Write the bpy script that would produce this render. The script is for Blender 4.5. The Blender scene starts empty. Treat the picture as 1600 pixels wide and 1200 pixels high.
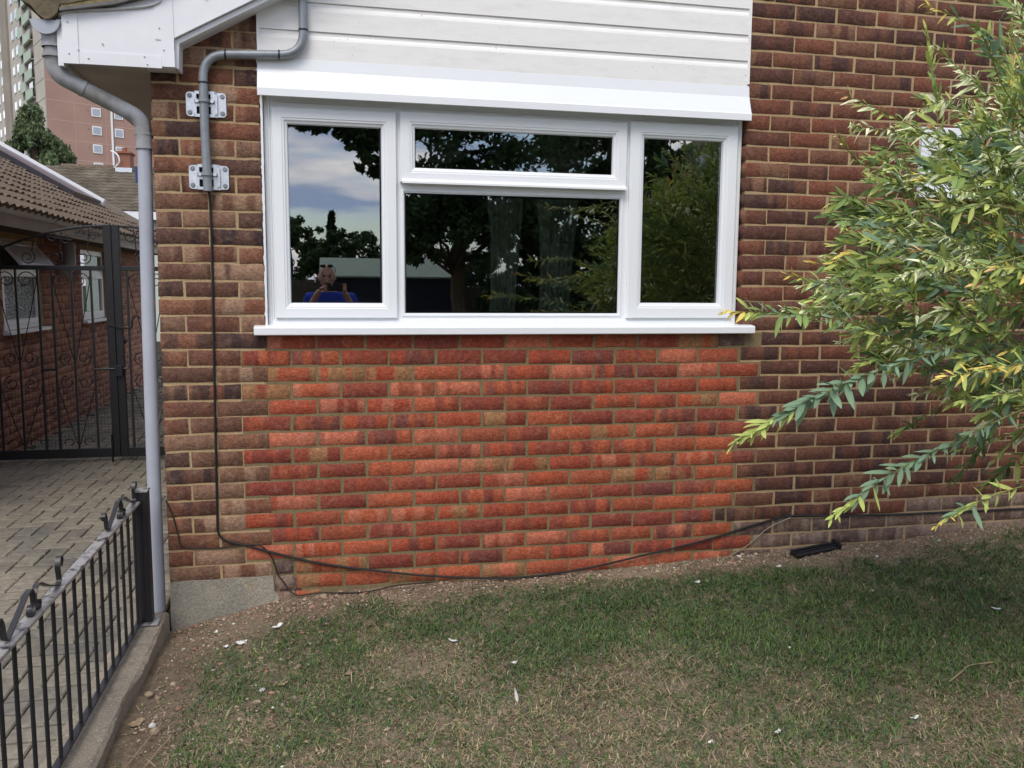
import bpy, bmesh, math, random
import numpy as np
from mathutils import Matrix, Vector, Euler
R = math.radians
SC = bpy.context.scene
COL = SC.collection
rng = random.Random(7)
NR = np.random.default_rng(11)

# ------------------------------------------------------------------ camera, light, exposure
def look_matrix(loc, yaw, pitch, roll):
    f = Vector((math.sin(yaw)*math.cos(pitch), math.cos(yaw)*math.cos(pitch), -math.sin(pitch)))
    r = Vector((math.cos(yaw), -math.sin(yaw), 0)); u = r.cross(f)
    r2 = r*math.cos(roll)+u*math.sin(roll); u2 = -r*math.sin(roll)+u*math.cos(roll)
    m = Matrix(((r2.x, u2.x, -f.x, loc[0]), (r2.y, u2.y, -f.y, loc[1]), (r2.z, u2.z, -f.z, loc[2]), (0, 0, 0, 1)))
    return m
cam = bpy.data.objects.new('camera', bpy.data.cameras.new('camera')); COL.objects.link(cam)
cam.data.sensor_width = 36.0; cam.data.lens = 36.0*1322.0/1600.0
cam.data.clip_start = 0.004; cam.data.clip_end = 2000
cam.matrix_world = look_matrix((0.181, -3.8955, 0.2082), R(11.9805), R(6.5416), R(0.4535))
SC.camera = cam

SUN_EL, SUN_AZ = R(52), R(205)          # azimuth clockwise from +Y
world = bpy.data.worlds.new('World'); SC.world = world; world.use_nodes = True
nt = world.node_tree; nt.nodes.clear()
def N(nt, t, **kw):
    n = nt.nodes.new(t)
    for k, v in kw.items():
        if k.startswith('i_'):
            key = k[2:]
            n.inputs[int(key) if key.isdigit() else key.replace('_', ' ')].default_value = v
        else: setattr(n, k, v)
    return n
sky = N(nt, 'ShaderNodeTexSky', sky_type='NISHITA', sun_disc=False, sun_elevation=SUN_EL, sun_rotation=SUN_AZ)
tc = N(nt, 'ShaderNodeTexCoord')
mp = N(nt, 'ShaderNodeMapping'); mp.inputs['Scale'].default_value = (1.0, 1.0, 4.6); mp.inputs['Location'].default_value = (0.35, 0.2, 0.1)
cn = N(nt, 'ShaderNodeTexNoise', i_Scale=3.1, i_Detail=7.0, i_Roughness=0.55)
cr = N(nt, 'ShaderNodeValToRGB'); cr.color_ramp.elements[0].position = .44; cr.color_ramp.elements[1].position = .56
cn2 = N(nt, 'ShaderNodeTexNoise', i_Scale=5.0, i_Detail=5.0)
cmix = N(nt, 'ShaderNodeMix', data_type='RGBA'); cmix.inputs[6].default_value = (3.9, 4.7, 6.7, 1); cmix.inputs[7].default_value = (12.2, 10.9, 10.3, 1)
mx = N(nt, 'ShaderNodeMix', data_type='RGBA')
bg = N(nt, 'ShaderNodeBackground', i_Strength=0.115)
wo = N(nt, 'ShaderNodeOutputWorld')
L = nt.links.new
L(tc.outputs['Generated'], mp.inputs[0]); L(mp.outputs[0], cn.inputs[0]); L(mp.outputs[0], cn2.inputs[0])
cr2 = N(nt, 'ShaderNodeValToRGB'); cr2.color_ramp.elements[0].position = .42; cr2.color_ramp.elements[1].position = .62; L(cn2.outputs[0], cr2.inputs[0])
L(cn.outputs[0], cr.inputs[0]); L(cr2.outputs[0], cmix.inputs[0])
L(cr.outputs[0], mx.inputs[0]); L(sky.outputs[0], mx.inputs[6]); L(cmix.outputs[2], mx.inputs[7])
L(mx.outputs[2], bg.inputs[0]); L(bg.outputs[0], wo.inputs[0])
sl = bpy.data.lights.new('sun', 'SUN'); sl.energy = 1.25; sl.angle = R(30); sl.color = (1, .945, .86)
so = bpy.data.objects.new('sun', sl); COL.objects.link(so)
sd = Vector((math.sin(SUN_AZ)*math.cos(SUN_EL), math.cos(SUN_AZ)*math.cos(SUN_EL), math.sin(SUN_EL)))
so.rotation_euler = sd.to_track_quat('Z', 'Y').to_euler(); so.location = (0, -6, 12)
vs = SC.view_settings; vs.view_transform = 'Standard'; vs.look = 'None'; vs.gamma = 1; vs.exposure = 0.74; vs.use_curve_mapping = False
SC.render.engine = 'CYCLES'; SC.cycles.use_denoising = True; SC.cycles.max_bounces = 8; SC.cycles.transparent_max_bounces = 12
SC.cycles.sample_clamp_indirect = 6

# ------------------------------------------------------------------ materials
class MT:
    def __init__(s, name, rough=.8, spec=.3, metal=0.0):
        s.m = bpy.data.materials.new(name); s.m.use_nodes = True; s.nt = s.m.node_tree
        s.b = s.nt.nodes['Principled BSDF']; s.b.inputs['Roughness'].default_value = rough
        s.b.inputs['Metallic'].default_value = metal; s.b.inputs['Specular IOR Level'].default_value = spec
        s.tc = N(s.nt, 'ShaderNodeTexCoord')
    def coord(s, kind='Object', scale=(1, 1, 1)):
        if scale == (1, 1, 1): return s.tc.outputs[kind]
        m = N(s.nt, 'ShaderNodeMapping'); m.inputs['Scale'].default_value = scale
        s.nt.links.new(s.tc.outputs[kind], m.inputs[0]); return m.outputs[0]
    def noise(s, scale, detail=4, rough=.55, vec=None, dist=0.0):
        n = N(s.nt, 'ShaderNodeTexNoise', i_Scale=scale, i_Detail=detail, i_Roughness=rough, i_Distortion=dist)
        s.nt.links.new(vec if vec is not None else s.coord(), n.inputs[0]); return n.outputs[0]
    def voro(s, scale, vec=None, out=0, feature='F1'):
        n = N(s.nt, 'ShaderNodeTexVoronoi', feature=feature); n.inputs['Scale'].default_value = scale
        s.nt.links.new(vec if vec is not None else s.coord(), n.inputs[0]); return n.outputs[out]
    def ramp(s, fac, stops, interp='LINEAR'):
        r = N(s.nt, 'ShaderNodeValToRGB'); r.color_ramp.interpolation = interp
        e = r.color_ramp.elements
        while len(e) < len(stops): e.new(.5)
        for x, (p, c) in zip(e, stops):
            x.position = p; x.color = (c, c, c, 1) if isinstance(c, (int, float)) else (*c, 1)
        s.nt.links.new(fac, r.inputs[0]); return r.outputs[0]
    def mix(s, fac, a, b, mode='MIX'):
        n = N(s.nt, 'ShaderNodeMix', data_type='RGBA', blend_type=mode)
        for i, v in ((0, fac), (6, a), (7, b)):
            if isinstance(v, (int, float)): n.inputs[i].default_value = v if i == 0 else (v, v, v, 1)
            elif isinstance(v, tuple): n.inputs[i].default_value = (*v, 1)
            else: s.nt.links.new(v, n.inputs[i])
        return n.outputs[2]
    def math(s, op, a, b=0.0):
        n = N(s.nt, 'ShaderNodeMath', operation=op)
        for i, v in ((0, a), (1, b)):
            if isinstance(v, (int, float)): n.inputs[i].default_value = v
            else: s.nt.links.new(v, n.inputs[i])
        return n.outputs[0]
    def base(s, c):
        if isinstance(c, tuple): s.b.inputs['Base Color'].default_value = (*c, 1)
        else: s.nt.links.new(c, s.b.inputs['Base Color'])
        return s
    def rough(s, v):
        s.nt.links.new(v, s.b.inputs['Roughness']); return s
    def bump(s, h, strength=.4, dist=.003):
        n = N(s.nt, 'ShaderNodeBump'); n.inputs['Strength'].default_value = strength; n.inputs['Distance'].default_value = dist
        s.nt.links.new(h, n.inputs['Height']); s.nt.links.new(n.outputs[0], s.b.inputs['Normal']); return s

def brick_mat(name, pal, alt, dust, dust_amt, speck=(.50, 1.32)):
    """fired clay: one colour per brick, darker and paler kiss-mark bands, grit and dust"""
    t = MT(name, .88, .25)
    uv = N(t.nt, 'ShaderNodeUVMap').outputs[0]
    at = N(t.nt, 'ShaderNodeAttribute', attribute_name='rnd').outputs['Fac']
    oi = N(t.nt, 'ShaderNodeObjectInfo').outputs['Random']
    r = t.math('FRACT', t.math('ADD', oi, at))
    r2 = t.math('FRACT', t.math('MULTIPLY', r, 17.37)); r3 = t.math('FRACT', t.math('MULTIPLY', r, 91.13))
    cx = N(t.nt, 'ShaderNodeCombineXYZ')
    t.nt.links.new(t.math('MULTIPLY', r, 37.0), cx.inputs[0]); t.nt.links.new(t.math('MULTIPLY', r2, 53.0), cx.inputs[1])
    va = N(t.nt, 'ShaderNodeVectorMath', operation='ADD'); t.nt.links.new(uv, va.inputs[0]); t.nt.links.new(cx.outputs[0], va.inputs[1])
    v = va.outputs[0]
    base = t.ramp(r2, [(i/(len(pal)), c) for i, c in enumerate(pal)], 'CONSTANT')
    altc = t.ramp(r3, [(i/(len(alt)), c) for i, c in enumerate(alt)], 'CONSTANT')
    mpb = N(t.nt, 'ShaderNodeMapping'); mpb.inputs['Scale'].default_value = (13, 1.5, 1); t.nt.links.new(v, mpb.inputs[0])
    band = t.ramp(t.noise(1.0, 1, .4, mpb.outputs[0]), [(.46, 0.0), (.54, 1.0)])
    c = t.mix(t.math('MULTIPLY', band, t.ramp(r3, [(.15, .25), (.6, 1.0)])), base, altc)
    c = t.mix(1.0, c, t.ramp(t.noise(55, 4, .6, v), [(.3, .66), (.7, 1.28)]), 'MULTIPLY')
    c = t.mix(1.0, c, t.ramp(t.noise(125, 5, .78, v), [(.3, speck[0]), (.72, speck[1])]), 'MULTIPLY')
    d = t.math('MULTIPLY', t.ramp(t.noise(26, 5, .65, v), [(.52, 0.0), (.72, 1.0)]), t.ramp(t.noise(420, 2, .7, v), [(.42, 0.0), (.6, dust_amt)]))
    c = t.mix(d, c, dust)
    t.base(c)
    h = t.math('ADD', t.math('MULTIPLY', t.noise(105, 5, .72, v), .8), t.math('MULTIPLY', t.ramp(t.voro(95, v), [(0.12, 0.0), (.45, 1.0)]), .45))
    t.bump(h, .7, .0045); return t.m
def mortar_mat(name, a, b, s=1.0):
    t = MT(name, .95, .15)
    c = t.mix(t.ramp(t.noise(9, 5), [(.3, 0.), (.7, 1.)]), a, b)
    c = t.mix(1.0, c, t.ramp(t.noise(140, 5, .75), [(.3, .6), (.7, 1.3)]), 'MULTIPLY')
    t.base(c); t.bump(t.noise(300, 3, .7), .5, .003); return t.m
def plain(name, col, rough=.6, spec=.4, metal=0., var=.12, vs_=6., bump=0., bs=60., dist=.002):
    t = MT(name, rough, spec, metal)
    n = t.noise(vs_, 5, .6)
    t.base(t.mix(1.0, col, t.ramp(n, [(.25, 1-var), (.75, 1+var)]), 'MULTIPLY'))
    if bump: t.bump(t.noise(bs, 4, .6), bump, dist)
    return t.m

RED = brick_mat('red_facing_brick', [(.41, .088, .040), (.33, .072, .038), (.44, .110, .050), (.28, .064, .038), (.38, .078, .038), (.35, .088, .042), (.52, .155, .085), (.26, .060, .040), (.40, .100, .046)],
                [(.19, .056, .042), (.48, .115, .062), (.23, .056, .038), (.165, .060, .056), (.50, .17, .10), (.27, .066, .042), (.20, .062, .045), (.34, .092, .048), (.34, .165, .075), (.25, .060, .04)], (.58, .42, .29), .34)
OLD = brick_mat('weathered_dark_brick', [(.165, .064, .040), (.135, .055, .038), (.190, .068, .041), (.112, .049, .036), (.172, .074, .046), (.148, .058, .037), (.205, .073, .042), (.175, .081, .051)],
                [(.080, .041, .034), (.235, .100, .058), (.072, .039, .034), (.20, .082, .048), (.088, .043, .035), (.235, .120, .072), (.09, .046, .038)], (.38, .26, .18), .42)
BRN = brick_mat('weathered_brown_brick', [(.195, .096, .059), (.150, .072, .048), (.220, .088, .052), (.120, .062, .046), (.245, .135, .086), (.175, .074, .046)],
                [(.072, .040, .034), (.29, .165, .105), (.058, .036, .034), (.24, .105, .062), (.33, .20, .13)], (.46, .33, .22), .5)
DUSTY = brick_mat('mortar_smeared_brick', [(.20, .125, .095), (.165, .100, .078), (.235, .150, .112), (.145, .090, .074)],
                  [(.12, .080, .068), (.28, .20, .15)], (.46, .37, .27), .85)
NBR = brick_mat('neighbour_brick', [(.36, .165, .11), (.30, .135, .095), (.41, .185, .12), (.27, .12, .088)], [(.20, .10, .08), (.44, .22, .14)], (.36, .24, .16), .3)  # palette lightened to stand in for sky light missing from the alley
MORT = mortar_mat('sandy_mortar', (.48, .35, .195), (.38, .27, .15))
MORTG = mortar_mat('sandy_grey_mortar', (.25, .175, .105), (.19, .13, .08))
MORTR = mortar_mat('olive_brown_mortar', (.245, .188, .10), (.19, .142, .077))
def upvc_mat():
    t = MT('white_upvc', .32, .45)
    n = t.noise(3, 5, .6)
    t.base(t.mix(t.ramp(n, [(.4, 0.), (.8, .10)]), (.81, .83, .84), (.62, .61, .57))); return t.m
UPVC = upvc_mat()
def clad_mat():
    t = MT('white_weathered_cladding', .45, .4)
    g = t.ramp(t.noise(5, 6, .7, t.coord('Object', (1.2, 1, 5))), [(.48, 0.), (.80, .42)])
    sp = t.math('MULTIPLY', t.ramp(t.noise(75, 3, .6, t.coord('Object', (1, 1, .6))), [(.66, 0.), (.72, .85)]), t.ramp(t.noise(4.5, 4), [(.52, 0.), (.64, 1.)]))
    c = t.mix(g, (.84, .825, .795), (.58, .55, .48)); c = t.mix(sp, c, (.20, .19, .17)); t.base(c); return t.m
CLAD = clad_mat()
BARGE = plain('white_board', (.78, .78, .80), .45, .4, 0, .06, 5)
PIPE = plain('grey_pvc_pipe', (.40, .42, .47), .42, .45, 0, .10, 4)
def swan_mat():
    t = MT('dirty_grey_pvc', .55, .35)
    c = t.mix(t.ramp(t.noise(9, 6, .65), [(.38, 0.), (.66, .9)]), (.40, .41, .44), (.20, .19, .155))
    t.base(c); return t.m
SWAN = swan_mat()
GALV = plain('galvanised_steel', (.62, .64, .66), .38, .5, .85, .22, 60)
COND = plain('grey_conduit', (.24, .26, .28), .45, .5, .25, .16, 30)
BLACK = plain('black_plastic', (.012, .012, .013), .45, .45, 0, .3, 30)
RUB = plain('dark_gasket', (.01, .01, .01), .7, .2)
def iron_mat():
    t = MT('black_painted_iron', .38, .5)
    c = t.mix(t.ramp(t.noise(45, 6, .7), [(.58, 0.), (.72, .55)]), (.014, .014, .016), (.06, .045, .035)); t.base(c)
    t.bump(t.noise(90, 4), .25, .002); return t.m
IRON = iron_mat()
def rail_mat():
    t = MT('flaking_black_paint', .42, .5)
    c = t.mix(t.ramp(t.noise(22, 7, .75), [(.40, 0.), (.50, 1.)]), (.025, .025, .027), (.30, .29, .275)); t.base(c); return t.m
RAILM = rail_mat()
def conc_mat(name, a, b, dark, ss=6, dots=.8):
    t = MT(name, .92, .2)
    c = t.mix(t.ramp(t.noise(ss, 6, .6), [(.3, 0.), (.7, 1.)]), a, b)
    c = t.mix(t.ramp(t.noise(ss*2.3, 5, .6), [(.55, 0.), (.75, .7)]), c, dark)
    c = t.mix(t.ramp(t.voro(42), [(.10, dots), (.20, 0.)]), c, (.50, .46, .38))
    c = t.mix(1.0, c, t.ramp(t.noise(120, 5, .75), [(.3, .6), (.7, 1.3)]), 'MULTIPLY')
    t.base(c); t.bump(t.noise(70, 6, .75), .9, .010); return t.m
KERB = conc_mat('weathered_concrete', (.37, .315, .235), (.27, .24, .19), (.15, .14, .115))
FOOT = conc_mat('footing_concrete', (.43, .39, .305), (.30, .28, .235), (.44, .33, .20), 5, .12)
def paver_mat():
    t = MT('grey_buff_paver', .9, .2)
    oi = N(t.nt, 'ShaderNodeObjectInfo').outputs['Random']; at = N(t.nt, 'ShaderNodeAttribute', attribute_name='rnd').outputs['Fac']
    r = t.math('FRACT', t.math('ADD', oi, at))
    g = N(t.nt, 'ShaderNodeNewGeometry').outputs['Position']
    base = t.ramp(r, [(0, (.185, .170, .140)), (.2, (.148, .138, .118)), (.4, (.212, .190, .148)), (.6, (.160, .146, .120)), (.8, (.232, .208, .162))], 'CONSTANT')
    c = t.mix(t.ramp(t.noise(1.3, 4, .6, g), [(.45, 0.), (.65, .75)]), base, (.30, .262, .20))
    c = t.mix(1.0, c, t.ramp(t.noise(24, 5, .65, g), [(.3, .72), (.7, 1.2)]), 'MULTIPLY')
    c = t.mix(1.0, c, t.ramp(t.noise(300, 3, .7, g), [(.3, .75), (.7, 1.2)]), 'MULTIPLY')
    t.base(c); t.bump(t.noise(170, 4, .7, g), .5, .004); return t.m
PAVER = paver_mat()
JOINT = plain('dark_sand_joint', (.045, .038, .028), .95, .1, 0, .3, 20)
def soil_mat():
    t = MT('dry_soil', .97, .1)
    g = t.coord('Object')
    c = t.mix(t.ramp(t.noise(2.2, 6, .6), [(.35, 0.), (.65, 1.)]), (.175, .132, .09), (.285, .222, .155))
    c = t.mix(1.0, c, t.ramp(t.noise(38, 6, .7), [(.3, .6), (.7, 1.25)]), 'MULTIPLY')
    c = t.mix(t.ramp(t.voro(62), [(.0, .8), (.1, 0.)]), c, (.34, .29, .22))
    t.base(c); t.bump(t.noise(70, 6, .75), .9, .012); return t.m
SOIL = soil_mat()
GROUND = plain('rough_grass_ground', (.06, .075, .032), .95, .1, 0, .4, 1.5, .5, 30)
def attr_mat(name, rough=.6, spec=.3, trans=0.0, var=(.8, 1.2), vscale=60, attr='Col'):
    t = MT(name, rough, spec)
    a = N(t.nt, 'ShaderNodeAttribute', attribute_name=attr).outputs['Color']
    c = t.mix(1.0, a, t.ramp(t.noise(vscale, 3, .6), [(.3, var[0]), (.7, var[1])]), 'MULTIPLY')
    t.base(c)
    if trans:
        tr = N(t.nt, 'ShaderNodeBsdfTranslucent'); t.nt.links.new(c, tr.inputs[0])
        ms = N(t.nt, 'ShaderNodeMixShader', i_0=trans)
        t.nt.links.new(t.b.outputs[0], ms.inputs[1]); t.nt.links.new(tr.outputs[0], ms.inputs[2])
        out = [n for n in t.nt.nodes if n.type == 'OUTPUT_MATERIAL'][0]; t.nt.links.new(ms.outputs[0], out.inputs[0])
    return t.m
LEAF = attr_mat('willow_leaf', .58, .18, .16)
FOL = attr_mat('tree_leaf', .6, .2, .18)
GRASS = attr_mat('grass_blade', .6, .2, .15)
CHIP = attr_mat('stone_chip', .85, .2)
BARK = plain('bark', (.10, .075, .05), .9, .15, 0, .4, 12, .8, 30, .01)
TWIG = plain('young_green_stem', (.20, .20, .06), .6, .3, 0, .3, 40)
TWIGR = plain('brown_stem', (.16, .085, .04), .7, .3, 0, .3, 40)
def glass_mat(name, refl=.2, tint=(.75, .8, .78)):
    m = bpy.data.materials.new(name); m.use_nodes = True; t = m.node_tree; t.nodes.clear()
    o = N(t, 'ShaderNodeOutputMaterial'); tr = N(t, 'ShaderNodeBsdfTransparent'); tr.inputs[0].default_value = (*tint, 1)
    g = N(t, 'ShaderNodeBsdfGlossy', i_Roughness=0.0); g.inputs[0].default_value = (.93, .96, 1, 1)
    fr = N(t, 'ShaderNodeFresnel', i_IOR=1.5)
    ma = N(t, 'ShaderNodeMath', operation='MULTIPLY_ADD'); ma.inputs[1].default_value = .9; ma.inputs[2].default_value = refl-.036
    ms = N(t, 'ShaderNodeMixShader')
    nz = N(t, 'ShaderNodeTexNoise', i_Scale=2.2, i_Detail=1.0); tcn = N(t, 'ShaderNodeTexCoord')
    bp = N(t, 'ShaderNodeBump'); bp.inputs['Strength'].default_value = .05; bp.inputs['Distance'].default_value = .002
    l = t.links.new
    l(tcn.outputs['Object'], nz.inputs[0]); l(nz.outputs[0], bp.inputs['Height']); l(bp.outputs[0], g.inputs['Normal'])
    l(fr.outputs[0], ma.inputs[0]); l(ma.outputs[0], ms.inputs[0]); l(tr.outputs[0], ms.inputs[1]); l(g.outputs[0], ms.inputs[2]); l(ms.outputs[0], o.inputs[0])
    return m
GLASS = glass_mat('window_glass', .205)
def frost_mat():
    t = MT('frosted_glass', .12, .6)
    n = t.voro(42); t.base(t.mix(t.ramp(n, [(.1, 0.), (.6, 1.)]), (.30, .34, .30), (.10, .12, .11))); t.bump(n, .9, .01); return t.m
FROST = frost_mat()
ROOM = plain('room_wall', (.30, .26, .22), .9, .1)
CURT = plain('cream_curtain', (.42, .41, .34), .8, .15, 0, .12, 8)

# ------------------------------------------------------------------ object helpers
def mesh(name, verts, faces, mat=None, smooth=False):
    me = bpy.data.meshes.new(name); me.from_pydata([tuple(v) for v in verts], [], [tuple(f) for f in faces]); me.update()
    if mat: me.materials.append(mat)
    if smooth: me.polygons.foreach_set('use_smooth', [True]*len(me.polygons))
    return me
def npmesh(name, V, F, mat, col=None, rnd=None, uv=None, smooth=False):
    """V (n,3); F (m,k) all faces of k corners; col (n,3) per vertex; rnd (m,) per face; uv (n,2) per vertex"""
    V = np.asarray(V, np.float32); F = np.asarray(F, np.int32); m, k = F.shape
    me = bpy.data.meshes.new(name); me.vertices.add(len(V)); me.vertices.foreach_set('co', V.ravel())
    me.loops.add(m*k); me.loops.foreach_set('vertex_index', F.ravel())
    me.polygons.add(m); me.polygons.foreach_set('loop_start', np.arange(0, m*k, k, dtype=np.int32))
    me.polygons.foreach_set('loop_total', np.full(m, k, np.int32))
    if smooth: me.polygons.foreach_set('use_smooth', np.ones(m, bool))
    me.update(calc_edges=True)
    if col is not None:
        a = me.color_attributes.new('Col', 'FLOAT_COLOR', 'POINT')
        a.data.foreach_set('color', np.concatenate([np.asarray(col, np.float32), np.ones((len(V), 1), np.float32)], 1).ravel())
    if rnd is not None:
        a = me.attributes.new('rnd', 'FLOAT', 'FACE'); a.data.foreach_set('value', np.asarray(rnd, np.float32))
    if uv is not None:
        l = me.uv_layers.new(name='UVMap'); l.data.foreach_set('uv', np.asarray(uv, np.float32)[F.ravel()].ravel())
    if mat: me.materials.append(mat)
    return me
def link(o, parent=None):
    COL.objects.link(o)
    if parent is not None:
        o.parent = parent; o.matrix_parent_inverse = Matrix.Translation(-parent_loc(parent))
    return o
def parent_loc(p):
    return p.location.copy() if p.type == 'EMPTY' else Vector((0, 0, 0))
def thing(name, label, cat, loc=(0, 0, 0), group=None):
    o = bpy.data.objects.new(name, None); o.empty_display_size = .1; COL.objects.link(o); o.location = loc
    return tag(o, label, cat, group)
def tag(o, label, cat, group=None):
    o['label'] = label; o['category'] = cat
    if group: o['group'] = group
    return o
def part(name, me, parent=None, loc=None, label=None, kind=None):
    o = bpy.data.objects.new(name, me); link(o, parent)
    if loc is not None: o.location = loc
    if label: o['label'] = label
    if kind: o['kind'] = kind
    return o
class B:
    """collects shapes into one mesh"""
    def __init__(s): s.v = []; s.f = []
    def add(s, vs, fs):
        n = len(s.v); s.v += [tuple(v) for v in vs]; s.f += [tuple(i+n for i in f) for f in fs]; return s
    def box(s, x0, x1, y0, y1, z0, z1, c=0.0):
        if c <= 0:
            vs = [(x, y, z) for z in (z0, z1) for y in (y0, y1) for x in (x0, x1)]
            return s.add(vs, [(0, 2, 3, 1), (4, 5, 7, 6), (0, 1, 5, 4), (2, 6, 7, 3), (0, 4, 6, 2), (1, 3, 7, 5)])
        bm = bmesh.new(); bmesh.ops.create_cube(bm, size=1)
        for v in bm.verts: v.co = Vector(((x0+x1)/2+v.co.x*(x1-x0), (y0+y1)/2+v.co.y*(y1-y0), (z0+z1)/2+v.co.z*(z1-z0)))
        bmesh.ops.bevel(bm, geom=bm.edges[:], offset=c, segments=1, affect='EDGES')
        bm.verts.index_update(); s.add([v.co[:] for v in bm.verts], [[v.index for v in f.verts] for f in bm.faces]); bm.free(); return s
    def tube(s, pts, r, n=10, caps=True, flat=None, closed=False):
        """sweep along pts; r number or list; flat=(w,h,upvec) gives a rectangular bar instead"""
        P = [Vector(p) for p in pts]; m = len(P); rr = r if isinstance(r, (list, tuple)) else [r]*m
        T = []
        for i in range(m):
            a = P[max(i-1, 0)]; b = P[min(i+1, m-1)]
            if closed: a = P[i-1]; b = P[(i+1) % m]
            T.append((b-a).normalized())
        up = Vector((0, 0, 1)) if abs(T[0].z) < .9 else Vector((1, 0, 0))
        if flat: up = Vector(flat[2])
        nrm = (up-T[0]*up.dot(T[0])).normalized(); vs = []
        k = 4 if flat else n
        for i in range(m):
            nrm = (nrm-T[i]*nrm.dot(T[i])).normalized(); bn = T[i].cross(nrm)
            if flat:
                w, h = flat[0]/2, flat[1]/2
                for a, b in ((-w, -h), (w, -h), (w, h), (-w, h)): vs.append(P[i]+bn*a+nrm*b)
            else:
                for j in range(n):
                    t = 2*math.pi*j/n; vs.append(P[i]+(nrm*math.cos(t)+bn*math.sin(t))*rr[i])
        fs = []
        for i in range(m if closed else m-1):
            for j in range(k):
                i2 = (i+1) % m; fs.append((i*k+j, i*k+(j+1) % k, i2*k+(j+1) % k, i2*k+j))
        if caps and not closed: fs += [tuple(range(k))[::-1], tuple((m-1)*k+j for j in range(k))]
        return s.add(vs, fs)
    def prism(s, poly, y0, y1, axis='y'):
        """poly of (a,b) extruded; axis y: (x,z) polygon, x: (y,z), z: (x,y)"""
        f = {'y': lambda a, b, t: (a, t, b), 'x': lambda a, b, t: (t, a, b), 'z': lambda a, b, t: (a, b, t)}[axis]
        n = len(poly); vs = [f(a, b, y0) for a, b in poly]+[f(a, b, y1) for a, b in poly]
        fs = [tuple(range(n)), tuple(range(n, 2*n))[::-1]]+[(i, n+i, n+(i+1) % n, (i+1) % n) for i in range(n)]
        return s.add(vs, fs)
    def ring(s, x0, x1, z0, z1, prof):
        """mitred rectangular frame in the xz plane; prof = [(inset, y), ...]"""
        vs = []; fs = []
        for d, y in prof: vs += [(x0+d, y, z0+d), (x1-d, y, z0+d), (x1-d, y, z1-d), (x0+d, y, z1-d)]
        for i in range(len(prof)-1):
            for j in range(4): fs.append((i*4+j, i*4+(j+1) % 4, i*4+4+(j+1) % 4, i*4+4+j))
        return s.add(vs, fs)
    def ball(s, c, r, seg=8, rings=6, sc=(1, 1, 1)):
        bm = bmesh.new(); bmesh.ops.create_uvsphere(bm, u_segments=seg, v_segments=rings, radius=r)
        bm.verts.index_update()
        s.add([(c[0]+v.co.x*sc[0], c[1]+v.co.y*sc[1], c[2]+v.co.z*sc[2]) for v in bm.verts], [[v.index for v in f.verts] for f in bm.faces]); bm.free(); return s
    def me(s, name, mat, smooth=False, fix=True):
        me = mesh(name, s.v, s.f, mat)
        if fix:
            bm = bmesh.new(); bm.from_mesh(me); bmesh.ops.recalc_face_normals(bm, faces=bm.faces[:]); bm.to_mesh(me); bm.free()
        if smooth: me.shade_auto_smooth(angle=R(38)) if hasattr(me, 'shade_auto_smooth') else me.polygons.foreach_set('use_smooth', [True]*len(me.polygons))
        return me
    def part(s, name, mat, parent=None, smooth=False, label=None, kind=None, fix=True):
        me = s.me(name, mat, False, fix)
        if smooth:
            me.polygons.foreach_set('use_smooth', [True]*len(me.polygons))
            try: me.set_sharp_from_angle(angle=R(40))
            except Exception: pass
        return part(name, me, parent, None, label, kind)
def bez(pts, n=16):
    """Catmull-Rom through the points"""
    P = [Vector(p) for p in pts]; P = [P[0]*2-P[1]]+P+[P[-1]*2-P[-2]]; out = []
    for i in range(1, len(P)-2):
        for k in range(n):
            t = k/n; a, b, c, d = P[i-1], P[i], P[i+1], P[i+2]
            out.append(.5*((2*b)+(c-a)*t+(2*a-5*b+4*c-d)*t*t+(3*b-a-3*c+d)*t**3))
    out.append(P[-2]); return out
def fillet(pts, r, n=8):
    P = [Vector(p) for p in pts]; out = [P[0]]
    for i in range(1, len(P)-1):
        a, b, c = P[i-1], P[i], P[i+1]; d1 = (a-b).normalized(); d2 = (c-b).normalized()
        ang = d1.angle(d2); t = min(r/math.tan(ang/2), (a-b).length*.48, (c-b).length*.48)
        p0 = b+d1*t; p1 = b+d2*t
        for k in range(n+1):
            s = k/n; out.append(p0*(1-s)**2+b*2*s*(1-s)+p1*s*s)
    out.append(P[-1]); return out
def rot_np(V, M, t): return V@np.array(M).T+np.array(t)

# ------------------------------------------------------------------ ground
def gwall(x): return np.interp(x, [-.6, -.41, -.18, -.1, .16, .52, 1.0, 1.67, 2.19, 2.5, 3.1, 3.9, 6], [-1.352, -1.305, -1.255, -1.232, -1.208, -1.195, -1.198, -1.178, -1.153, -1.150, -1.127, -1.06, -1.0])
def lawn_z(x, y):
    x = np.asarray(x, float); y = np.asarray(y, float)
    far = np.interp(x, [-.6, -.45, 0, .8, 2, 4, 6], [-1.300, -1.296, -1.262, -1.235, -1.20, -1.13, -1.06])
    w = np.clip(-y/.55, 0, 1); w = w*w*(3-2*w)
    z = gwall(x)*(1-w)+far*w
    return z+.010*np.sin(x*5.1+y*3.3)*np.sin(y*4.7-x*2.1)*np.clip(-y/.3, 0, 1)+.006*np.sin(x*13+1.3)*np.sin(y*11)
g = B(); S_ = 700.0
g.add([(-S_, -S_, -1.45), (S_, -S_, -1.45), (S_, S_, -1.45), (-S_, S_, -1.45)], [(0, 1, 2, 3)])
part('ground', g.me('ground', GROUND), kind='structure')
xs = np.concatenate([np.linspace(-.56, 4.4, 125), np.linspace(4.5, 7, 10)]); ys = np.concatenate([np.linspace(-16, -4.6, 24), np.linspace(-4.5, .0, 115)])
X, Y = np.meshgrid(xs, ys); Z = lawn_z(X, Y)+NR.normal(0, .0022, X.shape)*(np.abs(Y) < 3)
Z = np.where(Y < -6, Z-.0*Y, Z)
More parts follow.
